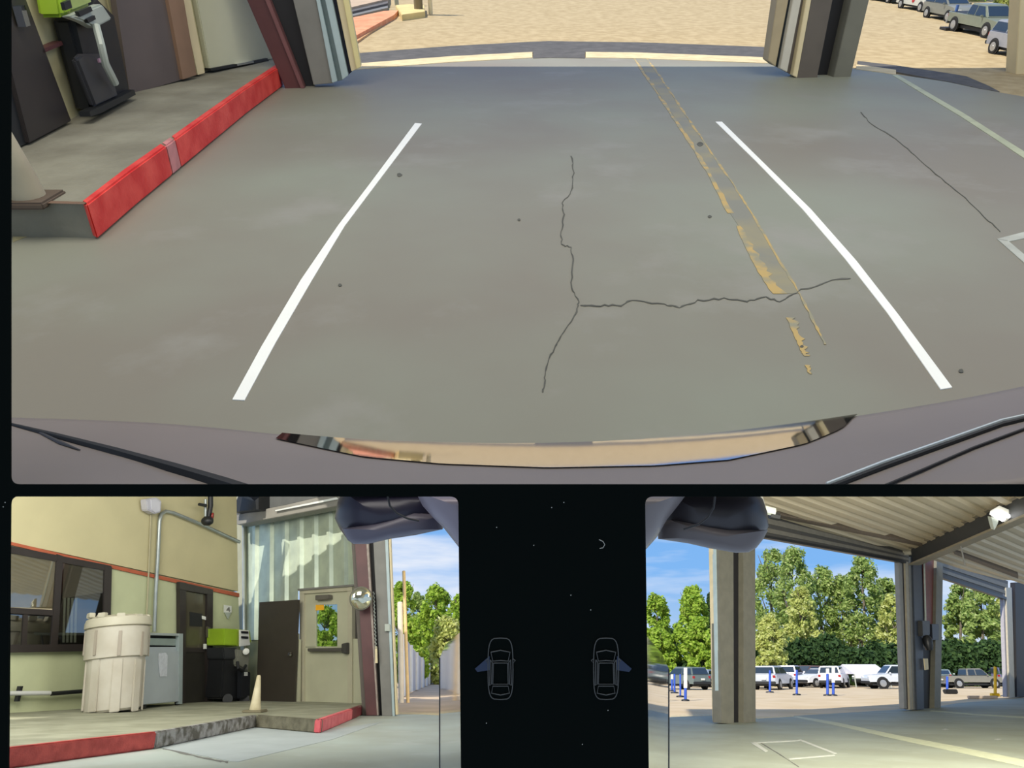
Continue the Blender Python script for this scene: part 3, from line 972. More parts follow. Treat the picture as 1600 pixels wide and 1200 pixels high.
tw.part('stand_base', MB().box(b_ + UT * .01, .22, .16, .03, (RT, FT, UT)), M_blk)
for i, (x, y, H, Rw, cols, lab) in enumerate([(1505, 12, .5, .45, BR, 'bright green bush behind the grey car, upper right'), (1562, 44, .5, .16, YG, 'yellow-green young tree behind the green-grey pickup'), (1592, 42, .5, .35, DK, 'dark bush behind the silver car, upper right'), (1640, 70, .6, .4, DK, 'dark bush past the right edge of the front view')]):
    tree('bush', TG(x, y - 12), UT, H, Rw, lab, cols, n=1500, leaf=.05, seed=30 + i, crown0=.02)

# ================================================================ bumper of the car (front view)
BE = [(-80, 650), (15, 652), (100, 655), (200, 658), (300, 664), (400, 675), (500, 686), (600, 692), (700, 695), (850, 696.5), (1000, 690), (1100, 682), (1200, 671), (1300, 656), (1400, 641), (1500, 624), (1600, 605), (1700, 580)]
Z0 = 1.45
def bes(x):
    return sum(interp(BE, x + d) for d in (-90, -60, -30, 0, 30, 60, 90)) / 7
def bump(px_, s_, lift=0.0):
    """point of the bumper skin: s_ metres back from its front edge"""
    ey = bes(px_)
    slope = (bes(px_ + 40) - bes(px_ - 40)) / 80
    th0 = (29.9 - math.degrees(math.atan((ey - 600) / F))) / 2 + math.degrees((px_ - 800) / F * slope)
    y = (ey - 600) / F * Z0
    z = Z0
    n = 12
    for k in range(n):
        ss = s_ * (k + .5) / n
        th = math.radians(th0 - 2.6 * ss + 60 * max(0, ss - .2))
        y += math.sin(th) * s_ / n
        z -= math.cos(th) * s_ / n
    return CAM + RT * ((px_ - 800) / F * Z0) + UP * (-y + lift) + FW * z
def rowat(c, s_):
    p = bump(c, s_) - CAM
    return 600 - F * p.dot(UP) / p.dot(FW)
def s_of(c, row):
    a, b = 0.0, .42
    for _ in range(18):
        m_ = (a + b) / 2
        if rowat(c, m_) < row:
            a = m_
        else:
            b = m_
    return a
bm_ = MB()
bm_.tess(lambda u, v: bump(-80 + 1780 * u, s_of(-80 + 1780 * u, 765) * v), 60, 16)
M_car = mat('mauve_grey_bumper_paint', (134, 124, 120), .5, .1, var=.03)
bt = Thing('car_bumper', 'mauve-grey car bumper edge with glossy lip along the bottom of the front view', 'car part', bump(850, .2))
bo = bt.part('bumper_skin', bm_, M_car, smooth=True)
sol = bo.modifiers.new('solid', 'SOLIDIFY')
sol.thickness = .008
LIP = [(400, 676), (440, 688), (500, 700), (585, 717), (700, 728), (850, 734), (1000, 731), (1100, 722), (1215, 697), (1290, 672), (1345, 647)]
def lipf(u, v):
    c = 440 + 900 * u
    return bump(c, s_of(c, max(interp(LIP, c), bes(c) + .5)) * v - .004, .003)
M_lip = mat('gloss_black_lip', (214, 208, 204), .03, 1.0, var=0)
bt.part('glossy_lip', MB().tess(lipf, 60, 10), M_lip, smooth=True, label='mirror-glossy lip reflecting the sunlit yard')
def on_bump(px_, row):
    c = px_
    for _ in range(6):
        s_ = s_of(c, row)
        p = bump(c, s_) - CAM
        c += (px_ - (800 + F * p.dot(RT) / p.dot(FW))) * .8
    return CAM + (bump(c, s_of(c, row)) - CAM) * .995
def seam(pts, r, name, m):
    q = [on_bump(*p) for p in pts]
    bt.part(name, MB().tube(q, r, 6), m, smooth=True)
seam([(15, 662), (90, 682), (180, 706), (270, 732), (350, 756), (400, 772)], [.0025, .006, .008, .010, .011, .011], 'panel_gap', M_black)
seam([(55, 672), (95, 692), (125, 703)], [.0015, .004, .001], 'panel_gap', mat('dark_grey_gap', (60, 58, 60), .5, var=0))
seam([(1290, 764), (1380, 730), (1480, 694), (1560, 664), (1610, 645)], .0045, 'panel_gap', M_black)
seam([(1292, 756), (1380, 722), (1480, 687), (1560, 657), (1610, 640)], .003, 'chrome_edge', mat('bright_edge', (225, 235, 240), .25, .3, var=0))
seam([(1380, 760), (1440, 735), (1520, 700), (1610, 662)], .0025, 'panel_gap', M_black)

# ================================================================ LEFT VIEW
E = {}
LF = MB().slab([LG(-250, 1290), LG(-250, 1150), LG(300, 1085), LG(560, 1100), LG(620, 1113), LG(718, 1117), LG(780, 1120), LG(862, 1290)], -Z * .05)
struct('floor', LF, M_l_floor, 'blue-grey concrete floor in front of the curb, lower left view', base=LG(400, 1200))
LO = MB().slab([LG(300, 1110, -.03), LG(612, 1113.5, -.03), LG(718, 1117.5, -.03), LG(850, 1120, -.03), LG(870, 1050, -.03), LG(300, 1050, -.03)], -Z * .3)
struct('ground', LO, mat('sunlit_lane', (206, 184, 158), .95, var=.08, scale=1, bump=.3, spec=.1), 'sunlit tan lane outside the left doorway', base=LG(660, 1090))
struct('trim_8', MB().strip([LG(598, 1115.5, .004), LG(660, 1116, .004), LG(716, 1119, .004)], [LG(598, 1112.5, .004), LG(660, 1113, .004), LG(716, 1116, .004)], -Z * .03), M_pale, 'pale sill across the left doorway')
# pale blue slab by the kerb notch with dark joint
one('floor_patch', MB().slab([LG(x, y, .003) for x, y in [(250, 1168), (330, 1148), (404, 1133), (500, 1143), (600, 1127), (520, 1155), (372, 1190), (360, 1189)]], -Z * .004), mat('pale_concrete_patch', (166, 174, 176), .7, var=.05, scale=2), 'pale concrete patch in the kerb notch, lower left view', 'floor patch')
crackline([(255, 1169), (300, 1180), (345, 1189), (360, 1191)], 1.6, 'floor_joint', 'dark joint line below the grey kerb, lower left view', g=LG, up=Z, jit=.6, m=mat('soft_joint', (112, 112, 108), .9, var=.1))

SH = .15
lw = Thing('raised_walkway', 'raised concrete walkway with red and grey kerb under the cream drum', 'sidewalk', LG(250, 1140))
edge = [(-200, 1196), (12, 1168), (245, 1143), (300, 1134), (400, 1117)]
lw.part('slab', MB().slab([LG(x, y, SH) for x, y in edge] + [LG(402, 1117, SH), LG(499, 1124, SH), LG(565, 1103, SH), LG(600, 1090, SH), LG(480, 1088, SH), LG(300, 1085, SH), LG(-200, 1112, SH)], -Z * SH), M_walk2)
def lk(o, m, name, lab=None, wd=.07):
    A = [LG(x, y, SH + .005) for x, y in o]
    d = []
    for i in range(len(A)):
        t_ = (A[min(i + 1, len(A) - 1)] - A[max(i - 1, 0)]).normalized()
        nn = t_.cross(Z)
        if nn.dot(A[i] - CAM) < 0:
            nn = -nn
        d.append(nn)
    fr = [a - n_ * .012 for a, n_ in zip(A, d)]
    bk = [a + n_ * wd for a, n_ in zip(A, d)]
    lw.part(name, MB().strip(fr, bk, -Z * (SH + .003)), m, bevel=.012, label=lab)
lk([(-200, 1196), (12, 1168), (120, 1156), (244, 1143)], M_redl, 'red_kerb', 'long red painted kerb face')
lk([(245, 1143), (300, 1134), (400, 1117)], M_kerb, 'grey_kerb', 'bare chipped grey kerb')
lk([(402, 1117), (498, 1124)], mat('dark_kerb', (92, 88, 72), .9, rgb2=(120, 116, 98), scale=8, bump=.4), 'kerb_return', 'dark grey kerb turning the notch')
lk([(501, 1124), (550, 1107.5)], mat('pinkish_red_paint', (206, 82, 92), .55, rgb2=(222, 110, 114), scale=6, bump=.2), 'red_kerb', 'pinkish red kerb length by the dark red column')
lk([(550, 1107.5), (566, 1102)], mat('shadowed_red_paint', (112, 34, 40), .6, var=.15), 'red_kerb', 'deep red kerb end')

# walls
q0, q1 = LG(15, 1114, SH), LG(379, 1093, SH)
WL = vplane(q0, q1, Z)
q2 = LG(580, 1099, SH)
WR = vplane(q1, q2, Z)
struct('wall_left', face(WL, [(-200, 1126), (15, 1114), (379, 1093), (372, 926), (-200, 800)], .15), M_beige2, 'greenish beige lower wall behind the drum')
struct('wall_left', face(WL, [(-200, 800), (372, 924), (368, 690), (-200, 640)], .16, .01), mat('beige_upper_wall', (196, 186, 146), .8, var=.04, scale=1.5), 'beige upper wall above terracotta line')
one('terracotta_trim', face(WL, [(-100, 822), (15, 846), (100, 866), (374, 927), (374, 933), (100, 871), (15, 851), (-100, 827)], .03, .035), M_orange, 'thin terracotta trim line across the beige wall', 'trim')
# window
win = Thing('window_1', 'dark bronze window beneath the terracotta line behind the drum', None, WL.h(90, 1010), kind='structure')
win.part('window_recess', face(WL, [(-60, 842), (172, 886), (172, 1014), (-60, 1020)], .02, .02), mat('dark_interior', (36, 32, 30), .8, var=.1))
win.part('window_frame', face(WL, [(-60, 838), (174, 884), (174, 893), (-60, 850)], .06, .06), M_dframe)
win.part('window_frame', face(WL, [(164, 884), (175, 886), (172, 1014), (161, 1014)], .06, .062), M_dframe)
win.part('window_sill', face(WL, [(-60, 1008), (172, 1006), (172, 1017), (-60, 1021)], .09, .09), M_dframe)
win.part('mullion', face(WL, [(90, 866), (99, 869), (90, 1012), (80, 1012)], .06, .064), M_dframe)
win.part('transom', face(WL, [(-60, 945), (84, 953), (84, 962), (-60, 954)], .05, .058), M_dframe)
win.part('mullion', face(WL, [(37, 960), (44, 960), (42, 1010), (34, 1010)], .05, .056), M_dframe)
win.part('roller_blind', face(WL, [(-60, 852), (88, 872), (82, 953), (-60, 946)], .01, .032), mat('beige_blind', (205, 190, 160), .8, var=.06), label='beige roller blind behind the upper pane')
win.part('roller_blind', face(WL, [(100, 873), (163, 888), (163, 925), (98, 935)], .01, .032), mat('grey_blind', (140, 134, 126), .8, var=.06), label='grey roller blind, half drawn')
for i, xx in enumerate((100, 106, 112, 118)):
    win.part('blind_slat', face(WL, [(xx, 934), (xx + 3, 934), (xx + 1, 1004), (xx - 2, 1004)], .01, .03), M_lgrey)
gp = mat('window_glass', (150, 160, 172), .03, .55, var=.02)
gt = glassy('clear_window_glass', (225, 225, 220), .2)
for q in ([(-60, 852), (90, 871), (84, 951), (-60, 946)], [(-60, 955), (36, 961), (33, 1009), (-60, 1011)], [(44, 962), (83, 963), (80, 1008), (42, 1009)], [(98, 872), (164, 888), (161, 1006), (90, 1007)]):
    win.part('pane', face(WL, q, .006, .045), gt)
# conduits, junction box
def wp(x, y, o):
    return WL.h(x, y, o)
one('conduit_pipe', MB().tube([wp(241, 987, .07), wp(243, 930, .07), wp(247, 860, .07), wp(249, 815, .07), wp(252, 803, .07), wp(259, 799, .07), wp(270, 801, .07), wp(320, 822, .07), wp(374, 847, .07)], .034, 10), M_steel, 'galvanised conduit bending from the grey cart up along the beige wall', 'pipe', smooth=True)
one('thin_conduit', MB().tube([wp(228, 990, .04), wp(232, 900, .04), wp(236, 800, .04)], .014, 8), mat('painted_conduit', (166, 158, 128), .6, var=.05), 'thin beige conduit running up to the junction box', 'pipe', smooth=True)
jb = Thing('junction_box', 'pale grey junction box at the top of the thin conduit', 'box', wp(242, 802, .05))
jb.part('box', face(WL, [(229, 780), (245, 777), (253, 783), (252, 800), (243, 803), (231, 797)], .15, .2), mat('pale_lilac_box', (186, 184, 192), .5, var=.04), bevel=.015)
jb.part('lid', face(WL, [(236, 781), (245, 779), (251, 785), (250, 799), (243, 801), (237, 796)], .02, .22), mat('pale_lilac_lid', (200, 198, 206), .5, var=.04), bevel=.005)
one('wall_rail', MB().tube([wp(-60, 1084, .12), wp(78, 1083, .12)], .032, 10), mat('white_pipe', (200, 200, 196), .4, var=.04), 'white horizontal pipe low on the wall left of the drum', 'pipe', smooth=True)
one('pipe_bracket', MB().box(wp(29, 1084, .09), .05, .06, .2), M_blk, 'dark bracket holding the low white pipe', 'bracket')
one('pipe_bracket', MB().tube([wp(80, 1084, .1), wp(130, 1080, .1)], .03, 8), M_blk, 'dark pipe length between white pipe and drum', 'pipe', smooth=True)
# valve pipe near top
vp_ = Thing('valve_pipe', 'dark pipe with valves hanging at the top of the beige wall', 'pipe', wp(326, 820, .2))
vp_.part('pipe', MB().tube([wp(329, 700, .25), wp(329, 790, .25), wp(325, 815, .25)], .05, 10), M_blk, smooth=True)
vp_.part('pipe', MB().tube([wp(321, 780, .2), wp(321, 815, .2)], .03, 8), M_steel, smooth=True)
vp_.part('handle', MB().tube([wp(311, 788, .3), wp(322, 790, .3)], .03, 8), M_blk, smooth=True)
vp_.part('valve', MB().lathe(wp(324, 814, .3), V((1, 0, 0)), [(.05, -.1), (.09, -.05), (.09, .05), (.05, .1)], 12), M_blk, smooth=True)
vp_.part('valve_wheel', MB().lathe(wp(331, 806, .32), V((1, .2, 0)), [(.06, 0), (.06, .03)], 12), mat('valve_red', (150, 50, 40), .5, var=.1), smooth=True)
# dark door
d1 = Thing('door_1', 'dark bronze framed glass door behind the grey cart, sign on its glass', None, WL.h(305, 1096), kind='structure')
d1.part('door_frame', face(WL, [(281, 909), (291, 911), (290, 1099), (282, 1099)], .08, .1), M_dframe)
d1.part('door_frame', face(WL, [(324, 919), (333, 921), (332, 1097), (323, 1097)], .08, .1), M_dframe)
d1.part('door_frame', face(WL, [(281, 909), (333, 921), (333, 930), (281, 921)], .08, .11), M_dframe)
d1.part('door_glass', face(WL, [(290, 922), (325, 930), (324, 1016), (290, 1016)], .03, .05), mat('dim_door_glass', (86, 82, 66), .15, .2, var=.12, scale=3))
d1.part('kick_panel', face(WL, [(290, 1018), (324, 1018), (323, 1097), (290, 1098)], .03, .05), mat('dark_kick_panel', (42, 40, 34), .4, var=.1))
d1.part('door_rail', face(WL, [(290, 1012), (324, 1012), (324, 1019), (290, 1019)], .03, .07), M_dframe)
d1.part('door_sign', face(WL, [(297, 956), (316, 959), (316, 979), (297, 978)], .01, .06), M_blk)
d1.part('label', face(WL, [(316, 962), (323, 964), (323, 969), (316, 967)], .01, .07), M_wht)
d1.part('door_handle', face(WL, [(325, 979), (329, 980), (329, 996), (325, 996)], .05, .15), M_chrome)
d1.part('lock', face(WL, [(319, 1006), (323, 1006), (323, 1014), (319, 1014)], .02, .12), M_wht)
# diamond hazard sign
sg = Thing('wall_sign', 'small white diamond-tipped sign with a grey mark beside dark door', 'sign', WL.h(356, 960))
sg.part('plate', face(WL, [(350, 945), (362, 947), (362, 957), (350, 957)], .01, .03), M_wht)
sg.part('diamond', face(WL, [(351, 957), (361, 957), (357, 967), (356, 967)], .01, .03), M_lgrey)
sg.part('symbol', face(WL, [(357, 949), (359, 949), (359, 953), (360, 953), (360, 954), (359, 954), (359, 956), (358, 956), (358, 954), (354, 954), (354, 953)], .006, .036), M_grey)
# wall base rail by door
one('thin_wall_rail', face(WL, [(334, 1025), (352, 1026), (352, 1029), (334, 1028)], .04, .05), M_dred, 'short dark red rail between the dark door and the machine', 'rail')

# corrugated siding wall and lower panelling
sid = Thing('wall_back', 'corrugated silver siding above the white door', None, WR.h(460, 935), kind='structure')
# ribs drawn as real folded sheet
sm_ = MB()
rb = [378, 395, 417, 440, 452, 468, 480, 500, 516, 524, 552]
def ribsheet(x0, x1, yt, yb, n):
    prof = []
    for k in range(n):
        for f_, o_ in ((0, 0), (.12, .06), (.30, .06), (.42, 0)):
            prof.append((x0 + (x1 - x0) * (k + f_) / n, o_))
    prof.append((x1, 0))
    A = [WR.h(x, interp(yt, x), .0) for x, o_ in prof]
    A = [a + WR.n * (o_ + .02) for a, (x, o_) in zip(A, prof)]
    B = []
    for x, o_ in prof:
        xb = x + 3 * (x - 470) / 90
        B.append(WR.h(xb, interp(yb, x)) + WR.n * (o_ + .02))
    return A, B
A, B = ribsheet(380, 560, [(380, 760), (560, 740)], [(380, 1100), (404, 1100), (405, 942), (466, 936), (467, 918), (550, 913), (551, 1000), (560, 1000)], 9)
yb_flat = [(380, 1000), (404, 1000), (466, 1000), (560, 1000)]
def siding(x0, x1, yb, n):
    A, B = ribsheet(x0, x1, [(380, 750), (560, 735)], yb, n)
    return MB().strip(A, B, -WR.n * .02)
M_sid = mat('silver_siding', (176, 188, 174), .4, .45, var=.12, scale=3, rgb2=(196, 208, 190))
sid.part('siding_sheet', siding(374, 466, [(380, 1000), (466, 1000)], 4), M_sid)
sid.part('siding_sheet', siding(466, 556, [(466, 924), (556, 920)], 4), M_sid)
sid.part('wall_panel', face(WR, [(379, 990), (466, 990), (466, 1100), (379, 1095)], .03, .01), mat('greenish_panel', (168, 170, 136), .8, var=.06))
sid.part('wall_panel', face(WR, [(549, 910), (600, 910), (600, 1104), (549, 1101)], .03, .0), mat('dim_panel', (70, 66, 60), .8, var=.06))
sid.part('wainscot_panel', face(WR, [(545, 998), (590, 998), (590, 1108), (545, 1103)], .04, .05), M_beiged)
sid.part('corner_post', face(WR, [(368, 740), (382, 740), (381, 1095), (374, 1095)], .06, .09), mat('corner_grey', (150, 150, 130), .6, var=.06))
sid.part('corner_pipe', MB().tube([WR.h(380, 780, .14), WR.h(381, 1000, .14)], .03, 8), M_steel, smooth=True)
# top channel beam and dark box above
bmx = Thing('channel_beam', 'grey steel channel beam across the top of the silver siding', 'beam', WR.h(460, 800, .4))
bmx.part('beam_face', face(WR, [(362, 806), (450, 788), (560, 762), (560, 782), (528, 790), (372, 820), (363, 816)], .3, .55), M_grey, bevel=.01)
bmx.part('edge_highlight', face(WR, [(430, 797), (526, 777), (528, 780), (430, 799)], .03, .60), mat('edge_highlight', (220, 224, 224), .3, .3, var=.05))  # highlight along the beam edge, painted as a bright strip
bmx.part('beam_top', face(WR, [(362, 806), (380, 780), (560, 740), (560, 762), (450, 788)], .2, .45), mat('dark_grey_beam', (78, 80, 80), .6, var=.1))
bmx.part('dark_box', face(WR, [(362, 800), (372, 776), (404, 768), (404, 796)], .3, .75), M_blk)
lb = LG(0, 0)
# leaning dark sheet
one('dark_sheet', face(WR, [(405, 941), (466, 937), (459, 1099), (400, 1096)], .05, .28), mat('dark_olive_sheet', (58, 52, 44), .6, var=.06), 'dark brown rectangular sheet standing beside the white door', 'sheet', bevel=.004)
one('sheet_knob', MB().lathe(WR.h(455, 1022, .30), WR.n, [(.02, 0), (.045, .03), (.03, .06)], 12), M_chrome, 'round chrome knob on the dark brown sheet', 'knob', smooth=True)
one('white_strip_post', face(WR, [(461, 1000), (467, 999), (466, 1099), (460, 1099)], .06, .2), M_beiged, 'slim cream strip between dark sheet and white door frame', 'strip')
# white door with window
d2 = Thing('door_2', 'cream outdoor door with window, push bar and yellow sticker', None, WR.h(508, 1100), kind='structure')
fr = M_beiged
d2.part('door_frame', face(WR, [(468, 922), (475, 922), (475, 1100), (468, 1099)], .1, .09), mat('door_frame_cream', (186, 180, 156), .5, var=.04))
d2.part('door_frame', face(WR, [(543, 916), (550, 916), (550, 1103), (543, 1103)], .1, .09), mat('door_frame_cream', (186, 180, 156), .5, var=.04))
d2.part('door_frame', face(WR, [(468, 920), (550, 915), (550, 923), (468, 928)], .1, .1), mat('door_frame_cream', (186, 180, 156), .5, var=.04))
d2.part('drip_cap', face(WR, [(465, 920), (552, 913), (552, 916), (465, 923)], .06, .14), M_grey)
for q in ([(475, 926), (493, 926), (493, 1012), (475, 1012)], [(527, 923), (544, 922), (544, 1012), (527, 1012)], [(493, 926), (527, 924), (527, 944), (493, 945)], [(475, 1010), (544, 1010), (544, 1099), (475, 1098)]):
    d2.part('door_stile', face(WR, q, .05, .05), M_beiged)
d2.part('door_glass', face(WR, [(492, 944), (528, 943), (528, 1011), (492, 1011)], .01, .03), glassy('door_clear_glass', (225, 232, 225), .08))
d2.part('sticker', face(WR, [(493, 945), (506, 945), (506, 953), (493, 954)], .005, .045), mat('sticker_yellow', (246, 178, 40), .5, var=0))
d2.part('push_bar', face(WR, [(480, 1013), (534, 1012), (534, 1018), (480, 1018)], .08, .17), mat('push_bar_grey', (96, 92, 86), .4, .3, var=.05), bevel=.01)
d2.part('push_bar_bracket', face(WR, [(533, 1006), (542, 1004), (542, 1022), (533, 1020)], .1, .16), mat('bracket_grey', (82, 80, 76), .4, .3, var=.05), bevel=.01)
d2.part('door_closer', face(WR, [(492, 930), (514, 929), (514, 936), (492, 938)], .1, .17), mat('closer_grey', (110, 106, 98), .4, .3, var=.05), bevel=.01)
d2.part('sill', face(WR, [(475, 1098), (545, 1099), (545, 1102), (475, 1100)], .1, .1), M_blk)
# floor machine in left view
m0 = WL.h(368, 1092, .35)
fm = Thing('floor_scrubber', 'lime green and black floor scrubber in the corner beside dark door', 'machine', m0)
fm.part('lower_tank', face(WL, [(346, 1092), (384, 1096), (392, 1086), (391, 1050), (378, 1046), (372, 1028), (350, 1028)], .4, .45), M_blk, bevel=.03)
fm.part('rear_tank', face(WL, [(349, 1012), (372, 1012), (372, 1030), (351, 1030)], .4, .5), mat('charcoal_tank', (44, 46, 48), .5, var=.08), bevel=.02)
fm.part('drive_column', face(WL, [(370, 1014), (391, 1018), (388, 1050), (372, 1040)], .25, .55), mat('grey_column', (124, 124, 112), .5, var=.1), bevel=.02)
fm.part('green_box', face(WL, [(350, 982), (371, 983), (371, 1009), (350, 1008)], .4, .5), M_green, bevel=.012)
fm.part('green_hood', face(WL, [(371, 983), (391, 985), (393, 1004), (371, 1010)], .3, .46), mat('lime_highlight', (168, 190, 70), .4, var=.05), bevel=.012)
cpn = fm.part('control_panel', face(WL, [(375, 984), (389, 985), (391, 1008), (375, 1010)], .03, .5), M_wht, bevel=.004)
for yy in (986, 994):
    fm.part('dial', face(WL, [(378, yy), (388, yy + .5), (388, yy + 4), (378, yy + 3.5)], .02, .52), M_blk, parent=cpn)
fm.part('front_case', face(WL, [(377, 1048), (392, 1050), (391, 1088), (376, 1092)], .1, .58), mat('glossy_black_case', (34, 36, 40), .25, var=.05), bevel=.015)
fm.part('badge', face(WL, [(382, 1050), (387, 1050), (387, 1056), (382, 1056)], .01, .60), M_wht)
fm.part('knob', MB().lathe(WL.h(384, 1018, .6), V((.5, -1, 0)), [(.06, 0), (.06, .05), (.03, .07)], 12), M_wht, smooth=True)
fm.part('hose', MB().tube([WL.h(371, 1034, .6), WL.h(372, 1044, .66), WL.h(379, 1048, .66), WL.h(384, 1040, .62)], .03, 8), M_blk, smooth=True)
for xx in (356, 382):
    fm.part('wheel', MB().lathe(WL.h(xx, 1092, .5), V((.3, -1, 0)), [(.09, 0), (.09, .06)], 14), M_blk, smooth=True)

# cream overpack drum
def sz(p_, w):
    return w * (p_ - CAM).dot(FW) / F
IU = V((-.11, 0, 1)).normalized()
def downto(xc, yc, h=SH):
    return LG(xc, yc, h)
ob = downto(175, 1112)
k_ = sz(ob, 1)
dr = Thing('overpack_drum', 'cream plastic overpack drum with wide lugged lid beside the window', 'drum', ob)
M_drum = mat('cream_plastic', (176, 168, 152), .5, rgb2=(188, 182, 168), scale=3)
hk = k_ / math.cos(PITCH + .05)
dr.part('body', MB().lathe(ob, IU, [(37 * k_, 0), (40 * k_, 3 * hk), (42 * k_, 75 * hk), (42 * k_, 78 * hk)], 40), M_drum, smooth=True)
dr.part('collar', MB().lathe(ob, IU, [(42 * k_, 71 * hk), (46 * k_, 72 * hk), (47 * k_, 112 * hk), (45 * k_, 114 * hk)], 40), M_drum, smooth=True)
lid = dr.part('lid', MB().lathe(ob, IU, [(45 * k_, 114 * hk), (49 * k_, 115 * hk), (49 * k_, 121 * hk), (47 * k_, 127 * hk), (40 * k_, 130 * hk), (6 * k_, 131 * hk)], 40), mat('cream_lid', (184, 178, 158), .5, var=.04), smooth=True)
for j in range(10):
    a_ = 2 * math.pi * j / 10 + .2
    d_ = V((math.cos(a_), math.sin(a_), 0))
    dr.part('lid_lug', MB().box(ob + d_ * 43 * k_ + IU * 130 * hk, 9 * k_, 12 * k_, 7 * hk, (d_, IU.cross(d_).normalized(), IU)), MATS['cream_lid'], bevel=.008, parent=lid)
for j in range(8):
    a_ = 2 * math.pi * j / 8 - .25
    d_ = V((math.cos(a_), math.sin(a_), 0))
    dr.part('rib', MB().box(ob + d_ * 41.5 * k_ + IU * 36 * hk, 3 * k_, 14 * k_, 70 * hk, (d_, IU.cross(d_).normalized(), IU)), M_drum, bevel=.008)
    dr.part('collar_slot', MB().box(ob + d_ * 47 * k_ + IU * 92 * hk, 1.6 * k_, 5 * k_, 34 * hk, (d_, IU.cross(d_).normalized(), IU)), mat('cream_shade', (158, 148, 134), .5, var=.04), bevel=.004)
# grey cart / bin
c0, c1 = LG(223, 1108, SH), LG(285, 1101, SH)
BP = vplane(c0, c1, Z)
bk_ = (LG(212, 1100, SH) - c0)
bk_ = (bk_ - BP.n * bk_.dot(BP.n)) * 0 - BP.n * .75 + (c0 - c1).normalized() * .22
bn = Thing('grey_bin', 'grey-blue wheeled waste cabinet with a white notice beside the drum', 'bin', c0)
M_bin = mat('grey_blue_metal', (178, 186, 190), .45, var=.05, scale=2)
bn.part('body', MB().slab(px(BP, [(223, 1011), (284, 1011), (284, 1095), (223, 1101)], -.02), bk_), M_bin, bevel=.01)
bn.part('side_panel', MB().slab(px(BP, [(222, 992), (223, 992), (223, 1101), (222, 1101)], .0), bk_), mat('dark_side', (92, 96, 104), .5, var=.05))
bn.part('front_panel', MB().slab(px(BP, [(224, 1017), (281, 1017), (282, 1096), (224, 1101)], .02), -BP.n * .04), M_bin, bevel=.008)
bn.part('slot_flap', MB().slab(px(BP, [(226, 997), (281, 998), (281, 1009), (226, 1008)], -.03), -BP.n * .03), mat('flap_grey', (150, 164, 158), .4, var=.05), bevel=.004)
bn.part('slot_recess', MB().slab(px(BP, [(224, 992), (282, 992), (282, 1017), (224, 1016)], -.12), bk_ * .8), mat('slot_dark', (34, 36, 36), .7, var=.05))
bn.part('top', MB().slab(px(BP, [(220, 988), (285, 990), (285, 994), (221, 992)], .02), bk_), mat('bin_top', (176, 184, 182), .4, var=.05), bevel=.004)
bn.part('corner_post', MB().slab(px(BP, [(280, 990), (286, 990), (285, 1100), (280, 1100)], .03), -BP.n * .06), mat('bin_post', (168, 180, 180), .4, var=.05))
bn.part('notice', MB().slab(px(BP, [(248, 1021), (259, 1020), (262, 1024), (261, 1057), (250, 1057), (248, 1040)], .03), -BP.n * .006), mat('white_notice', (206, 210, 218), .6, var=.08, scale=20), label='white paper notice')
for q in ([(224, 1100), (229, 1100), (228, 1110), (225, 1110)], [(277, 1096), (282, 1096), (281, 1103), (278, 1103)]):
    bn.part('leg', MB().slab(px(BP, q, .0), -BP.n * .05), M_blk)
# cone on the walkway
cbp = LG(398, 1113, SH)
ck = sz(cbp, 1)
cn = Thing('traffic_cone', 'faded cream traffic cone standing at the kerb notch', 'cone', cbp)
cn.part('cone_body', MB().lathe(cbp, Z, [(9.5 * ck, 0), (8.5 * ck, 5 * ck), (3.2 * ck, 52 * ck), (2 * ck, 54 * ck)], 20), mat('faded_cone', (206, 196, 164), .6, rgb2=(180, 168, 132), scale=5), smooth=True)
cn.part('cone_base', MB().box(cbp + Z * .015, 30 * ck, 34 * ck, .04), mat('olive_rubber', (120, 112, 88), .8, var=.1), bevel=.01)

# dark red column and door jamb at the doorway
D2 = vplane(LG(570, 1118), LG(622, 1118), Z)
def cpart(t, nm, b0, b1, t0, t1, off, th, m, yb=1118, yt=780):
    return t.part(nm, face(D2, [(b0, yb), (b1, yb), (t1, yt), (t0, yt)], th, off), m, bevel=.006)
rc = Thing('steel_column', 'dark red steel column between the white door and open doorway', 'column', D2.h(580, 1118))
cpart(rc, 'side_flange', 566, 574, 545, 551, .02, .2, mat('dim_grey_flange', (92, 84, 76), .6, var=.06))
cpart(rc, 'flange', 572, 590, 550, 569, .15, .1, M_dred)
cpart(rc, 'flange_edge', 589, 591.5, 568, 572, .16, .12, mat('pale_worn_edge', (150, 136, 126), .5, var=.2, scale=12))
cpart(rc, 'web', 590, 599, 571, 582, .02, .1, M_black)
gj = Thing('door_jamb_post', 'grey jamb post with pale tracks at the left doorway edge', 'jamb', D2.h(606, 1118))
cpart(gj, 'jamb_face', 597, 613, 580, 600, .15, .18, M_grey, 1119)
cpart(gj, 'trim_strip', 613, 617, 599, 604, .17, .12, M_trim, 1119)
cpart(gj, 'track', 616, 618.5, 603, 606, .1, .1, mat('jamb_track', (104, 110, 112), .4, var=.05), 1118)
cpart(gj, 'trim_strip', 618, 621, 605, 608, .17, .12, M_cream, 1117)
gj.part('switch_box', face(D2, [(601, 975), (609, 975), (609, 986), (601, 986)], .05, .22), M_lgrey, bevel=.005)
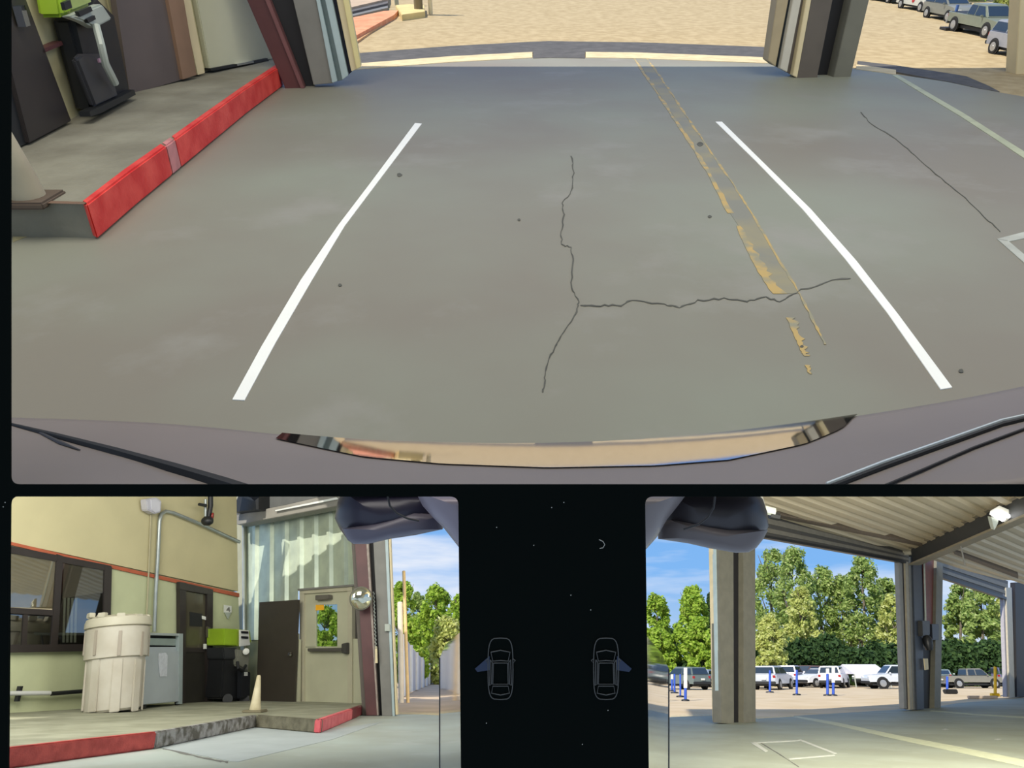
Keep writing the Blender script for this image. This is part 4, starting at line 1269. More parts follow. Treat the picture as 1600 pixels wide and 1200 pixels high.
# door chain and tag
ch = Thing('door_chain', 'hanging steel chain with a white tag beside the dark red column', 'chain', D2.h(587, 1000, .25))
cy_ = 925
while cy_ < 1012:
    xx = 583 + (cy_ - 925) * .04
    ch.part('chain_link', MB().tube([D2.h(xx, cy_, .25), D2.h(xx + 1.8, cy_ + 3, .27), D2.h(xx, cy_ + 6.5, .25)], .011, 6), M_steel)
    cy_ += 6
ch.part('tag', face(D2, [(586, 1010), (589, 1010), (590, 1036), (586, 1036)], .02, .27), M_cream)
# convex mirror
cmx = D2.h(564, 935, .45)
cr_ = sz(cmx, 17)
cm_ = Thing('convex_mirror', 'round convex safety mirror on the dark red column', 'mirror', cmx)
ndir = (CAM - cmx).normalized()
ndir = (ndir + V((.25, 0, 0))).normalized()
prof = [(cr_ * math.cos(a_), cr_ * .42 * math.sin(a_)) for a_ in [k * math.pi / 2 / 8 for k in range(8)]] + [(.003, cr_ * .42)]
cm_.part('mirror_dome', MB().lathe(cmx, ndir, prof, 30), mat('mirror_dome', (215, 212, 190), .06, .95, var=.02), smooth=True)
cm_.part('rim', MB().lathe(cmx, ndir, [(cr_ * 1.05, -.02), (cr_ * 1.07, .0), (cr_ * 1.0, .02)], 30), M_olive, smooth=True)
cm_.part('bracket', MB().tube([cmx, D2.h(566, 935, .1)], .03, 8), M_blk)
# roof over the left bay (out of view, shades it)
struct('ceiling', MB().slab([V((-16, 5.5, ZL + 4.7)), V((2.5, 5.5, ZL + 4.7)), V((2.2, 13.0, ZL + 4.7)), V((-16, 13.4, ZL + 4.7))], Z * .15), mat('unseen_left_roof', (150, 150, 144), .8, var=.05), 'unseen roof that shades the left bay')

# outside the left doorway
def lpost(x, yb, yt, w, m, name, lab, lean=0, cat='post'):
    b = LG(x, yb, -.03)
    k = sz(b, 1)
    H = (yb - yt) * k / math.cos(PITCH)
    t = Thing(name, lab, cat, b)
    t.part('post', MB().tube([b, b + iup(x) * H + V((lean * k, 0, 0))], w * k / 2, 14), m, smooth=True)
    t.part('cap', MB().lathe(b + iup(x) * H + V((lean * k, 0, 0)), Z, [(w * k / 2, 0), (w * k * .4, w * k * .15), (.005, w * k * .25)], 14), m, smooth=True)
lpost(627, 1098, 958, 9, mat('whitish_post', (214, 204, 190), .6, var=.05), 'bollard', 'thick whitish post just outside the left doorway', lean=-2)
lpost(637.5, 1098, 911, 5.5, mat('sunlit_wood', (222, 190, 140), .7, var=.08), 'utility_pole', 'tall slim tan pole just outside the left doorway', lean=-7, cat='pole')
fp = [(631, 1088, 993), (643, 1081, 1010), (652, 1078, 1021), (660, 1075, 1029), (666, 1072, 1034), (671, 1070, 1038), (675, 1068, 1041), (679, 1066, 1043), (682, 1064, 1045)]
ft = Thing('lane_fence', 'pale grey panel fence receding along the lane, lower left view', 'fence', LG(631, 1088, -.03))
FP = vplane(LG(631, 1088, -.03), LG(682, 1064.5, -.03), Z)
M_fen = mat('pale_fence', (176, 178, 188), .7, var=.05)
M_fpost = mat('fence_post_white', (222, 224, 226), .6, var=.04)
for (a0, b0, t0), (a1, b1, t1) in zip(fp, fp[1:]):
    ft.part('fence_panel', face(FP, [(a0, b0), (a1, b1), (a1, t1), (a0, t0)], .05, 0), M_fen)
    wdt = max(.8, 2.6 - (a0 - 631) * .03)
    ft.part('fence_post', face(FP, [(a0, b0), (a0 + wdt, b0 - .5), (a0 + wdt, t0 - 2), (a0, t0 - 2)], .1, .06), M_fpost)
lpost(684.3, 1068, 1024, 1.2, mat('red_marker', (196, 70, 60), .6, var=.05), 'marker_post', 'thin red and white marker at the far end of the lane')
def gdist(px_, d, z0):
    r = ray(px_, 1045)
    h = V((r.x, r.y, 0)).normalized()
    p = CAM + h * d
    p.z = z0
    return p
def ztop(px_, row, d):
    r = ray(px_, row)
    return CAM.z + r.z / math.hypot(r.x, r.y) * d
def ltree(px_, row, wpx, d, cols, lab, z0=ZL, seed=1, name='tree', shape='oval', n=1500, leaf=.22, crown0=.03, sparse=1.0):
    b = gdist(px_, d, z0)
    H = ztop(px_, row, d) - z0
    tree(name, b, iup(px_), H, wpx / 2 * (b - CAM).dot(FW) / F, lab, cols, group='hedges behind the parked cars' if name == 'hedge' else ('trees along the lane' if z0 else 'trees behind the yard'), n=n, leaf=leaf, seed=seed, shape=shape, crown0=crown0, sparse=sparse)
ltree(630, 905, 50, 40, BR, 'bright green tree behind the tall tan pole, lower left view', seed=3, n=2600)
ltree(683, 914, 60, 46, BR, 'tall rounded bright tree at the centre of the lane view', seed=4, n=3400)
ltree(655, 925, 44, 52, MG, 'mid green tree between the pole and the tall rounded tree', seed=5, n=2400)
ltree(645, 968, 50, 36, BR, 'low bright bush behind the pale lane fence', seed=61, n=2600, crown0=0)
ltree(700, 965, 60, 42, YG, 'sunlit yellow-green bush beneath the tall rounded tree', seed=62, n=2600, crown0=0)
ltree(718, 930, 40, 44, BR, 'bright tree beside the display divider, lower left view', seed=6, n=2400)
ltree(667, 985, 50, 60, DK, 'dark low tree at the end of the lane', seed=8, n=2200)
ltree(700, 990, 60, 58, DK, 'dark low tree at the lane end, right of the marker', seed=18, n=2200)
ltree(760, 930, 60, 50, MG, 'tree hidden past the divider side of the lane', seed=9, n=1500)
ltree(575, 925, 70, 34, BR, 'bright tree behind the columns, seen past the white door', seed=10, n=2400)
ltree(512, 950, 60, 30, BR, 'bright tree seen through the cream door window', seed=11, n=3000, leaf=.16, crown0=.02)

# ================================================================ side mirror housings and car flanks
def pillow(outline, z, th, back=.03, n=8, tilt=(0, 0), c=None):
    outline = [(x_, max(y_, 767.5)) for x_, y_ in outline]
    cx_ = sum(p[0] for p in outline) / len(outline)
    cy__ = sum(p[1] for p in outline) / len(outline)
    if c:
        cx_, cy__ = c
    mb = MB()
    m = len(outline)
    def pt(x, y, dz):
        zz = z + tilt[0] * (x - cx_) + tilt[1] * (y - cy__) + dz
        return P(x, y, zz)
    rings = []
    for sgn, t_, rng in ((1, back, range(0, n + 1)), (-1, th, range(n - 1, -1, -1))):
        for k in rng:
            a_ = (k / n) * math.pi / 2
            s_ = max(.02, math.sin(a_))
            dz = sgn * t_ * math.cos(a_)
            rings.append([pt(cx_ + (x - cx_) * s_, cy__ + (y - cy__) * s_, dz) for x, y in outline])
    for r in rings:
        mb.v += r
    for i in range(len(rings) - 1):
        for j in range(m):
            a_ = i * m + j
            b_ = i * m + (j + 1) % m
            mb.f.append([a_, b_, b_ + m, a_ + m])
    mb.f.append(list(range(m)))
    e_ = (len(rings) - 1) * m
    mb.f.append([e_ + j for j in range(m - 1, -1, -1)])
    return mb
M_mir = mat('mirror_housing_dark', (40, 36, 52), .35, .1, var=.03)
M_mir2 = mat('mirror_housing_lower', (92, 86, 98), .4, .1, var=.03)
M_flank = mat('mauve_grey_flank', (132, 122, 132), .4, .2, var=.03)
ml = Thing('wing_mirror', 'dark mauve wing mirror housing at the top of the lower left view', 'car part', P(600, 800, 1.25))
ml.part('housing', pillow([(523, 810), (527, 785), (535, 760), (560, 742), (640, 736), (692, 744), (704, 790), (692, 826), (650, 835), (610, 841), (575, 849), (552, 849), (543, 843), (531, 827)], 1.25, .07, .05, c=None), M_mir, smooth=True)
ml.part('lower_shell', pillow([(534, 826), (560, 822), (600, 812), (650, 800), (688, 806), (692, 827), (650, 836), (610, 842), (575, 850), (552, 850), (543, 844)], 1.20, .03, .03), M_mir2, smooth=True)
ml.part('seam', MB().tube([P(x, y, 1.085) for x, y in [(606, 776), (609, 790), (620, 802), (636, 810), (655, 814)]], .0016, 6), M_black)
fl1 = Thing('car_body_side', 'mauve-grey car body edge at the top corner by the display divider', 'car part', P(712, 810, 1.18))
fl1.part('body_panel', pillow([(650, 740), (650, 770), (660, 790), (676, 808), (694, 826), (716, 854), (730, 866), (760, 860), (760, 740)], 1.16, .05, .03, c=(712, 790)), M_flank, smooth=True)
mr = Thing('wing_mirror', 'dark grey wing mirror housing at the top of the lower right view', 'car part', P(1130, 800, 1.25))
def mirx(l):
    return [(1724 - x, y) for x, y in l]
mr.part('housing', pillow([(1201, 822), (1199, 800), (1192, 780), (1180, 760), (1160, 742), (1080, 736), (1030, 744), (1022, 800), (1028, 840), (1075, 847), (1110, 855), (1150, 863), (1170, 862), (1182, 855), (1193, 840)], 1.25, .07, .05, c=None), mat('mirror_housing_brown', (46, 42, 46), .35, .1, var=.03), smooth=True)
mr.part('lower_shell', pillow([(1200, 828), (1185, 828), (1140, 826), (1090, 818), (1045, 812), (1030, 822), (1028, 842), (1075, 849), (1110, 857), (1150, 864), (1170, 863), (1182, 856), (1193, 842)], 1.20, .03, .03), mat('mirror_lower_brown', (98, 90, 90), .4, .1, var=.03), smooth=True)
mr.part('seam', MB().tube([P(x, y, 1.085) for x, y in [(1117, 776), (1115, 793), (1106, 808), (1092, 819), (1068, 827)]], .0016, 6), M_black)
fl2 = Thing('car_body_side', 'grey car body edge at the top corner right of the divider', 'car part', P(1012, 810, 1.18))
fl2.part('body_panel', pillow([(1078, 740), (1070, 776), (1058, 792), (1042, 812), (1026, 840), (1008, 860), (990, 880), (960, 870), (960, 740)], 1.16, .05, .03, c=(1012, 790)), mat('grey_flank', (120, 112, 112), .4, .2, var=.03), smooth=True)

# glossy door flanks that mirror the yard
M_gloss = mat('mirror_black_paint', (176, 178, 184), .04, .9, var=.01)
def flank(xn, xf, zn, zf, topn, topf, botn, botf, lab, edge_):
    t = Thing('car_flank', lab, 'car part', P(xn, botn, zn))
    a0, a1 = P(xn, topn, zn), P(xf, topf, zf)
    b0, b1 = P(xn, botn, zn), P(xf, botf, zf)
    dn = (a1 - a0).cross(Z).normalized()
    if dn.dot(CAM - a0) > 0:
        dn = -dn
    t.part('door_skin', MB().slab([a0, lerp(a0, a1, .5) + Z * .02, a1, b1, b0], dn * .02), M_gloss)
    t.part('door_edge', MB().tube([P(x, y, z_) for x, y, z_ in edge_], .0035, 6), M_black, smooth=True)
flank(722, 687, 1.15, 3.6, 985, 1028, 1290, 1240, 'glossy car door side mirroring fence and trees, lower left view', [(687, 1028, 3.6), (687, 1240, 3.6)])
flank(1002, 1045, 1.15, 3.6, 985, 1045, 1290, 1240, 'glossy car door side mirroring the yard, lower right view', [(1045, 1045, 3.6), (1045, 1240, 3.6)])

# ================================================================ RIGHT VIEW
RE = [(862, 1150), (1015, 1135), (1050, 1119), (1120, 1117), (1180, 1122), (1250, 1118), (1415, 1108), (1470, 1103), (1500, 1098), (1560, 1094), (1600, 1090), (1800, 1085)]
struct('floor', MB().slab([RG(x, y) for x, y in RE] + [RG(1900, 1290), RG(862, 1290)], -Z * .03), M_r_floor, 'greenish grey concrete floor of the lower right view', base=RG(1300, 1200))
struct('ground', MB().slab([RG(862, 1150.5, -.01)] + [RG(x, y + .4, -.01) for x, y in RE[1:]] + [V((160, 90, -.01)), V((100, 200, -.01)), V((4, 200, -.01))], -Z * .3), M_grav2, 'wide sunlit tan yard behind the doorways', base=V((20, 60, 0)))
struct('trim_9', MB().strip([RG(x, y, .006) for x, y in [(1048, 1119.5), (1120, 1118)]], [RG(x, y, .006) for x, y in [(1048, 1117), (1120, 1115.5)]], -Z * .03), M_pale, 'pale sill at the narrow doorway, lower right view')
struct('painted_sun_strip_10', MB().strip([RG(x, y, .006) for x, y in [(1182, 1122.5), (1240, 1119)]], [RG(x, y, .006) for x, y in [(1182, 1120), (1240, 1117.5)]], -Z * .03), M_pale, 'pale sill right of the thick column, lower right view')
painted('floor_and_guide_line', [(1238, 1120), (1300, 1132), (1400, 1155), (1500, 1176), (1620, 1202)], [(1246, 1119), (1304, 1128), (1404, 1149), (1500, 1167), (1620, 1191)], M_palel, 'long pale yellow line crossing the lower right floor', g=RG, up=Z, h=.004)
painted('floor_and_guide_line', [(1452, 1111), (1520, 1117), (1620, 1123)], [(1456, 1109.5), (1520, 1115), (1620, 1120.5)], M_palel, 'thin pale line right of the middle column, lower right view', g=RG, up=Z, h=.004)
bx = MB()
for A, B in [([(1173, 1160), (1250, 1156)], [(1176, 1161.5), (1250, 1157.5)]), ([(1247, 1156), (1303, 1178)], [(1251, 1155), (1308, 1177)]), ([(1232, 1185), (1303, 1179)], [(1234, 1186.5), (1305, 1180.5)]), ([(1172, 1160), (1196, 1175)], [(1180, 1159), (1200, 1173)])]:
    bx.strip([RG(*p, .004) for p in A], [RG(*p, .004) for p in B], -Z * .004)
one('floor_marking', bx, M_palew, 'pale outlined box painted on the lower right floor', 'line')
crackline([(1188, 1160), (1220, 1180), (1255, 1203)], .9, 'floor_joint', 'thin dark joint crossing the pale outlined box', g=RG, up=Z, jit=.3)
for x, y in ((1477, 1139.5), (1559, 1155)):
    one('paint_fleck', MB().slab([RG(x - 6, y, .004), RG(x, y - 1.2, .004), RG(x + 6, y, .004), RG(x, y + 1.2, .004)], -Z * .003), M_palew, 'small pale paint fleck on the floor %s' % ('below the middle column' if x < 1500 else 'near the right edge'), 'stain')

r0, r1 = RG(1152, 1128), RG(1442, 1107)
WP = vplane(r0, r1, Z)
r2 = RG(1590, 1089)
WP2 = vplane(r1, r2, Z)
def rcol(pl, segs, name, lab, cat='column'):
    b = segs[0][1]
    t = Thing(name, lab, cat, pl.h(b[0], b[1]))
    for nm, (x0, y0, x1, y1), (u0, v0, u1, v1), off, th, m in segs:
        t.part(nm, face(pl, [(x0, y0), (x1, y1), (u1, v1), (u0, v0)], th, off), m, bevel=.01)
    return t
rcol(WP, [('edge_strip', (1121, 1126, 1125, 1128), (1113, 790, 1118, 790), .1, .2, M_cream),
          ('track', (1124, 1127, 1129, 1130), (1117, 790, 1123, 790), .2, .15, M_trim),
          ('flange', (1128, 1130, 1147, 1131), (1122, 790, 1146, 790), .3, .35, M_olive),
          ('web', (1146, 1131, 1163, 1131), (1145, 790, 1162, 790), .1, .15, M_black),
          ('flange', (1162, 1131, 1181, 1130), (1161, 790, 1180, 790), .3, .35, M_olive)],
     'steel_column', 'thick olive-grey column below the wing mirror, lower right view')
c2 = rcol(WP2, [('edge_strip', (1413, 1107, 1419, 1108), (1404, 870, 1411, 870), .1, .2, mat('mauve_grey_strip', (132, 130, 124), .5, var=.06)),
           ('seal', (1418, 1108, 1423, 1109), (1410, 870, 1415, 870), .12, .15, mat('dark_navy', (30, 30, 40), .6, var=.05)),
           ('track', (1422, 1109, 1428, 1109), (1414, 870, 1420, 870), .2, .15, mat('beige_track', (156, 148, 130), .5, var=.06)),
           ('track', (1427, 1109, 1434, 1109), (1419, 870, 1427, 870), .22, .15, M_grey),
           ('flange', (1433, 1109, 1444, 1108), (1426, 868, 1440, 868), .3, .35, mat('dark_blue_grey', (58, 64, 74), .5, var=.08)),
           ('web', (1443, 1108, 1461, 1107), (1439, 862, 1466, 862), .1, .15, M_black),
           ('flange', (1460, 1107, 1470, 1106), (1464, 850, 1474, 850), .3, .35, M_olive)],
     'steel_column', 'middle dark column carrying the ceiling beam, lower right view')
c2.part('red_web', face(WP2, [(1447, 975), (1460, 975), (1466, 858), (1442, 866)], .05, .16), M_dred2, label='oxide red upper web')
c2.part('conduit', MB().tube([WP2.h(1444, 880, .4), WP2.h(1446, 960, .4), WP2.h(1446, 985, .4)], .04, 8), M_lgrey, smooth=True)
c2.part('switch_box', face(WP2, [(1441, 970), (1453, 970), (1453, 992), (1442, 994)], .2, .5), mat('switch_dark', (62, 62, 62), .5, var=.1), bevel=.02)
c2.part('switch_box', face(WP2, [(1456, 975), (1467, 975), (1467, 1000), (1457, 1000)], .2, .5), M_blk, bevel=.02)
c2.part('motor', MB().lathe(WP2.h(1450, 1005, .5), Z, [(.14, -.3), (.2, -.1), (.2, .2), (.1, .35)], 14), M_blk, smooth=True)
c2.part('tag', face(WP2, [(1444, 1029), (1450, 1029), (1451, 1046), (1446, 1047)], .04, .45), M_cream)
rcol(WP2, [('edge_strip', (1573, 1089, 1579, 1089), (1567, 925, 1573, 925), .1, .2, mat('mauve_strip', (156, 152, 156), .5, var=.05)),
           ('track', (1578, 1089, 1586, 1089), (1572, 918, 1581, 918), .2, .2, mat('beige_trackb', (172, 166, 150), .5, var=.06)),
           ('seal', (1585, 1089, 1590, 1089), (1580, 918, 1587, 918), .15, .2, mat('navy_seal_b', (34, 34, 62), .6, var=.05)),
           ('web', (1589, 1089, 1612, 1089), (1586, 910, 1612, 910), .3, .3, M_black)],
     'steel_column', 'dark column cut by the right edge, lower right view')
# headers with folded door slats
M_hd1 = mat('header_dark', (72, 70, 66), .6, var=.08)
M_hd2 = mat('header_mid', (112, 108, 98), .6, var=.08)
hdr = Thing('roller_door', 'rolled-up door and header above the wide doorway, lower right view', 'door', WP.h(1300, 860))
def hline(x, a, b):
    return a + (b - a) * (x - 1200) / 220
rows = [(802, 862, 6, M_hd1), (809, 866, 10, M_hd2), (818, 869.5, 6, M_hd1), (825, 872, 9, M_hd2), (832, 875.5, 5, M_hd1), (837, 878, 8, M_hd2)]
for i in range(5):
    a_, b_ = rows[i][0], rows[i][1]
    c_, d_ = rows[i + 1][0], rows[i + 1][1]
    hdr.part('door_slat', face(WP, [(1100, hline(1100, a_, b_)), (1420, b_), (1420, d_), (1100, hline(1100, c_, d_))], .2, .1 + .05 * (i % 2)), rows[i][3])
hdr.part('bottom_bar', face(WP, [(1100, hline(1100, 837, 877)), (1416, 876), (1416, 880), (1100, hline(1100, 841, 881))], .22, .2), M_blk)
hdr2 = Thing('roller_door', 'rolled-up door and header above the far right doorway', 'door', WP2.h(1520, 915))
rows = [(870, 908, M_hd1), (877, 913, M_hd2), (884, 919, M_hd1), (889, 924, M_hd2), (894, 929, M_hd1), (899, 935, M_hd2)]
for i in range(5):
    a_, b_ = rows[i][:2]
    c_, d_ = rows[i + 1][:2]
    hdr2.part('door_slat', face(WP2, [(1470, a_), (1575, b_), (1575, d_), (1470, c_)], .2, .1 + .05 * (i % 2)), rows[i][2])
hdr2.part('bottom_bar', face(WP2, [(1470, 898), (1573, 933), (1573, 937), (1470, 902)], .22, .2), M_blk)

# corrugated ceiling
CPa, CPb = WP.h(1200, 805), WP.h(1425, 864)
wd = (CPb - CPa).normalized()
nwall = V((WP.n.x, WP.n.y, 0)).normalized()
CP = Plane(CPb, wd.cross(nwall))
ra, rb_ = CP.h(1300, 790), CP.h(1445, 842)
rdir = (rb_ - ra).normalized()
rper = CP.n.cross(rdir).normalized()
print('ceiling', CPa, CPb, CP.h(1600, 775), CP.h(1200, 776), ra, rb_)
ce = bmesh.new()
O = (ra + rb_) / 2
step = .62
prev = None
k0, k1 = -60, 60
vs = []
for k in range(k0, k1):
    for f_, h_ in ((0, 0), (.3, 0), (.42, .12), (.88, .12)):
        s_ = (k + f_) * step
        p = O + rper * s_ + CP.n * -h_ * -1
        vs.append((ce.verts.new(p - rdir * 30), ce.verts.new(p + rdir * 40)))
for a_, b_ in zip(vs, vs[1:]):
    ce.faces.new([a_[0], a_[1], b_[1], b_[0]])
nw = -nwall if (-nwall).dot(CAM - r0) < 0 else nwall
bmesh.ops.bisect_plane(ce, geom=ce.verts[:] + ce.edges[:] + ce.faces[:], plane_co=r0 - nwall * .2, plane_no=-nwall, clear_outer=True)
# and cut what would come nearer than the bay
bmesh.ops.bisect_plane(ce, geom=ce.verts[:] + ce.edges[:] + ce.faces[:], plane_co=V((0, 9.5, 0)), plane_no=V((0, -1, 0)), clear_outer=True)
bmesh.ops.bisect_plane(ce, geom=ce.verts[:] + ce.edges[:] + ce.faces[:], plane_co=V((40, 0, 0)), plane_no=V((1, 0, 0)), clear_outer=True)
bmesh.ops.bisect_plane(ce, geom=ce.verts[:] + ce.edges[:] + ce.faces[:], plane_co=V((-6, 0, 0)), plane_no=V((-1, 0, 0)), clear_outer=True)
me = bpy.data.meshes.new('ceiling')
ce.to_mesh(me)
ce.free()
me.materials.append(mat('corrugated_roof', (196, 182, 152), .55, var=.04, scale=.5))
ceo = bpy.data.objects.new('ceiling', me)
COL.objects.link(ceo)
tagp(ceo, 'tan corrugated metal ceiling of the lower right bay', None, None, 'structure')
# beams
ib = Thing('ceiling_beam', 'long dark steel beam running from the middle column up to the right', 'beam', CP.h(1430, 862))
def bpt(x, y, d):
    p = CP.h(x, y)
    return p
A0, A1 = CP.h(1424, 856), CP.h(1640, 752)
bd = (A1 - A0).normalized()
bw = bd.cross(Z).normalized()
L_ = (A1 - A0).length + 2
dep = sz(CP.h(1440, 850), 26)
ib.part('web', MB().box(A0 + bd * L_ / 2 - Z * (dep / 2), .08, L_, dep, (bw, bd, Z)), mat('beam_dark', (52, 54, 56), .5, var=.08))
ib.part('top_flange', MB().box(A0 + bd * L_ / 2 - Z * .03, .5, L_, .08, (bw, bd, Z)), mat('beam_top_flange', (150, 140, 120), .5, var=.06))
ib.part('bottom_flange', MB().box(A0 + bd * L_ / 2 - Z * dep, .5, L_, .08, (bw, bd, Z)), mat('beam_bottom_flange', (140, 130, 108), .5, var=.06))
ib.part('end_bracket', face(WP2, [(1424, 853), (1450, 840), (1450, 860), (1426, 866)], .5, .6), mat('bracket_tan', (150, 146, 130), .5, var=.06))
# purlin bands (dark) near the header
for i, (a_, b_, lab) in enumerate([((1205, 790), (1440, 846), 'dark purlin across ceiling near the wide doorway header')]):
    q = [CP.h(a_[0], a_[1] + 6), CP.h(b_[0], b_[1] - 2), CP.h(b_[0], b_[1] + 3), CP.h(a_[0], a_[1] + 11)]
    one('purlin', MB().slab(q, -Z * .15), mat('purlin_brown', (104, 92, 78), .6, var=.08), lab, 'beam')
q = [CP.h(1490, 856), CP.h(1590, 894), CP.h(1590, 900), CP.h(1490, 861)]
one('purlin', MB().slab(q, -Z * .15), MATS['purlin_brown'], 'dark purlin across the ceiling above the far right doorway', 'beam')
q = [CP.h(1200, 800), CP.h(1425, 857), CP.h(1425, 863), CP.h(1200, 806)]
# light fixture
fx0 = CP.h(1562, 800) - Z * .8
lf = Thing('ceiling_lamp', 'bright white lamp fixed to the ceiling beam near the right edge', 'lamp', fx0)
fz = (P(1565, 803, (A0 + bd * L_ * .5 - CAM).dot(FW) * .92))
k_ = sz(fz, 1)
LX = (P(1578, 808, 1) - P(1552, 798, 1)).normalized()
lf.part('housing', MB().slab([P(x, y, (fz - CAM).dot(FW)) for x, y in [(1546, 804), (1560, 796), (1584, 806), (1570, 816)]], -FW * .1 + Z * .15), M_wht)
for q in ([(1549, 804), (1554, 802), (1571, 810), (1566, 813)], [(1557, 799), (1562, 797), (1580, 805), (1575, 808)]):
    lf.part('lamp_tube', MB().slab([P(x, y, (fz - CAM).dot(FW) - .12) for x, y in q], -Z * .05), mat('lamp_glow', (255, 255, 255), .5, var=0, emit=3.0))
lf.part('bracket', MB().slab([P(x, y, (fz - CAM).dot(FW) - .05) for x, y in [(1549, 808), (1561, 810), (1559, 818), (1554, 828), (1551, 818)]], FW * .2), M_lgrey)
hc = A0 + bd * L_ * .36 - Z * dep * .9
one('hanging_cord', MB().tube([hc, hc - Z * .9], .03, 6), M_grey, 'short cord hanging from the ceiling beam', 'cord')
sp_ = Thing('wall_speaker', 'small pale fixture beside the middle column under the ceiling beam', 'fixture', WP2.h(1479, 860, .5))
sp_.part('housing', MB().lathe(WP2.h(1479, 853, .6), Z, [(.12, 0), (.16, .1), (.1, .3)], 12), M_lgrey, smooth=True)
sp_.part('lens', MB().lathe(WP2.h(1481, 866, .7), V((.4, -1, -.3)), [(.18, 0), (.16, .12), (.05, .2)], 12), M_grey, smooth=True)
sb2 = Thing('ceiling_bracket', 'steel bracket ends behind the wing mirror, lower right view', 'bracket', P(1195, 795, 20))
sb2.part('arm', MB().tube([P(1183, 760, 20), P(1193, 795, 20)], .08, 8), M_grey)
sb2.part('clamp', MB().tube([P(1194, 796, 20), P(1210, 800, 20)], .12, 8), M_lgrey)
sb2.part('clamp_end', MB().tube([P(1203, 804, 20), P(1217, 807, 20)], .12, 8), M_blk)

# yard beyond: cars
YD = 60
def rcar(px_, row, heading, kd, col, lab, s=1.0, group=None):
    b = RG(px_, row, 0)
    hd_ = math.radians(heading)
    return car(frame(b, V((math.cos(hd_), math.sin(hd_), 0)), Z, s), kd, col, lab, group or 'vehicles parked across the yard')
# heading: direction of the car nose in degrees (0 = to the right, 90 = away)
rcar(1070, 1077, 115, 'suv', (112, 124, 122), 'green-grey car seen from behind, left of the thick column', 1.05)
rcar(1102, 1073, 60, 'sedan', (170, 182, 196), 'pale silver car next to the thick column, lower right view', 1.1)
rcar(1181, 1075, 70, 'suv', (44, 48, 54), 'black car emerging right of the thick column', 1.05)
rcar(1210, 1077, 55, 'suv', (198, 204, 212), 'silver suv seen from behind in front of the pale shrub tree', 1.1)
rcar(1238, 1072.5, 60, 'suv', (222, 220, 228), 'white car parked just right of the silver suv', 1.15)
rcar(1262, 1071.5, 215, 'suv', (118, 92, 84), 'brown and grey car between the two white cars', 1.15)
rcar(1283, 1073.5, 205, 'sedan', (232, 234, 238), 'white sedan left of the white van', 1.15)
rcar(1305, 1074.5, 60, 'suv', (240, 240, 246), 'white suv seen from behind beside grey tent', 1.1)
rcar(1335, 1070.5, 200, 'suv', (72, 80, 82), 'dark jeep-like car in the mouth of the grey tent', 1.1)
rcar(1372, 1071.5, 205, 'sedan', (134, 146, 136), 'grey-green car parked beneath the white canopy', 1.1)
rcar(1408, 1076, 178, 'pickup', (214, 220, 226), 'white pickup truck left of the middle column', 1.08)
rcar(1474, 1073, 60, 'sedan', (150, 164, 160), 'pale green-grey car just right of the middle column', 1.1)
rcar(1520, 1075, 0, 'pickup', (134, 132, 122), 'brown-grey pickup truck in profile right of the middle column', .92)
rcar(1572, 1072, 30, 'suv', (108, 110, 140), 'blue-grey car behind the yellow bollard', 1.05)
# canopies
def canopy(x0, x1, yb, yt, ye, name, lab, col, gx=None):
    a, b = RG(x0, yb), RG(x1, yb)
    k = sz(a, 1) / math.cos(PITCH)
    w = b - a
    back = V((-w.y, w.x, 0)).normalized() * 5
    he = (yb - ye) * k
    hr = (yb - yt) * k
    t = Thing(name, lab, 'tent', a)
    m = mat(name + '_fabric', col, .7, var=.03)
    for p in (a, b, a + back, b + back):
        t.part('pole', MB().tube([p, p + Z * he], .06, 6), M_lgrey)
    mid = back * .5
    t.part('roof_panel', MB().slab([a + Z * he, b + Z * he, b + mid + Z * hr, a + mid + Z * hr], Z * .03), m)
    t.part('roof_panel', MB().slab([a + back + Z * he, b + back + Z * he, b + mid + Z * hr, a + mid + Z * hr], Z * .03), m)
    for p in (a, b):
        t.part('gable', MB().slab([p + Z * he, p + mid + Z * hr, p + back + Z * he], w.normalized() * .03), m)
    t.part('valance', MB().slab([a + Z * he, b + Z * he, b + Z * (he - .35), a + Z * (he - .35)], -back.normalized() * .02), m)
canopy(1338, 1393, 1074, 1043, 1056, 'white_canopy', 'white peaked canopy tent left of the middle column', (232, 228, 232))
canopy(1317, 1338, 1070, 1047, 1053, 'grey_canopy', 'grey tent beside the white canopy', (150, 152, 160))
# posts
M_pb = mat('traffic_blue', (48, 86, 190), .5, var=.05)
def bpost(x, yb, yt, lab, white=0, w=4.5):
    b = RG(x, yb)
    k = sz(b, 1)
    H = (yb - yt) * k / math.cos(PITCH)
    t = Thing('lane_post', lab, 'post', b, group='blue posts in the yard')
    t.part('stand_base', MB().lathe(b, Z, [(6.5 * k, 0), (6 * k, .06), (1 * k, .1)], 14), M_blk)
    U = iup(x)
    t.part('post', MB().tube([b + U * .05, b + U * H * (1 - white)], w * k / 2, 10), M_pb, smooth=True)
    if white:
        t.part('white_board', MB().slab([b + U * H * (1 - white) + RT * (sx_ * w * .6 * k) + V((0, sy_ * .04, 0)) for sx_, sy_ in ((-1, -1), (1, -1), (1, 1), (-1, 1))], U * H * white), M_wht, bevel=.01)
bpost(1071, 1095, 1050, 'nearest blue post with white board, left of the thick column', .62)
bpost(1063, 1089, 1058, 'blue post behind the nearest white-boarded post', 0, 3)
bpost(1054, 1083, 1057, 'farther blue post left of the white-boarded post', 0, 3)
bpost(1050, 1080, 1057, 'farthest small blue post by the green-grey car', .3, 3)
bpost(1203, 1082, 1052, 'pale blue post in front of the silver suv', 0, 3.5)
bpost(1245, 1086, 1052, 'blue post between the silver suv and brown car', 0, 3.5)
bpost(1293, 1087, 1050, 'blue post before the white sedan, left one of a pair', .2, 4)
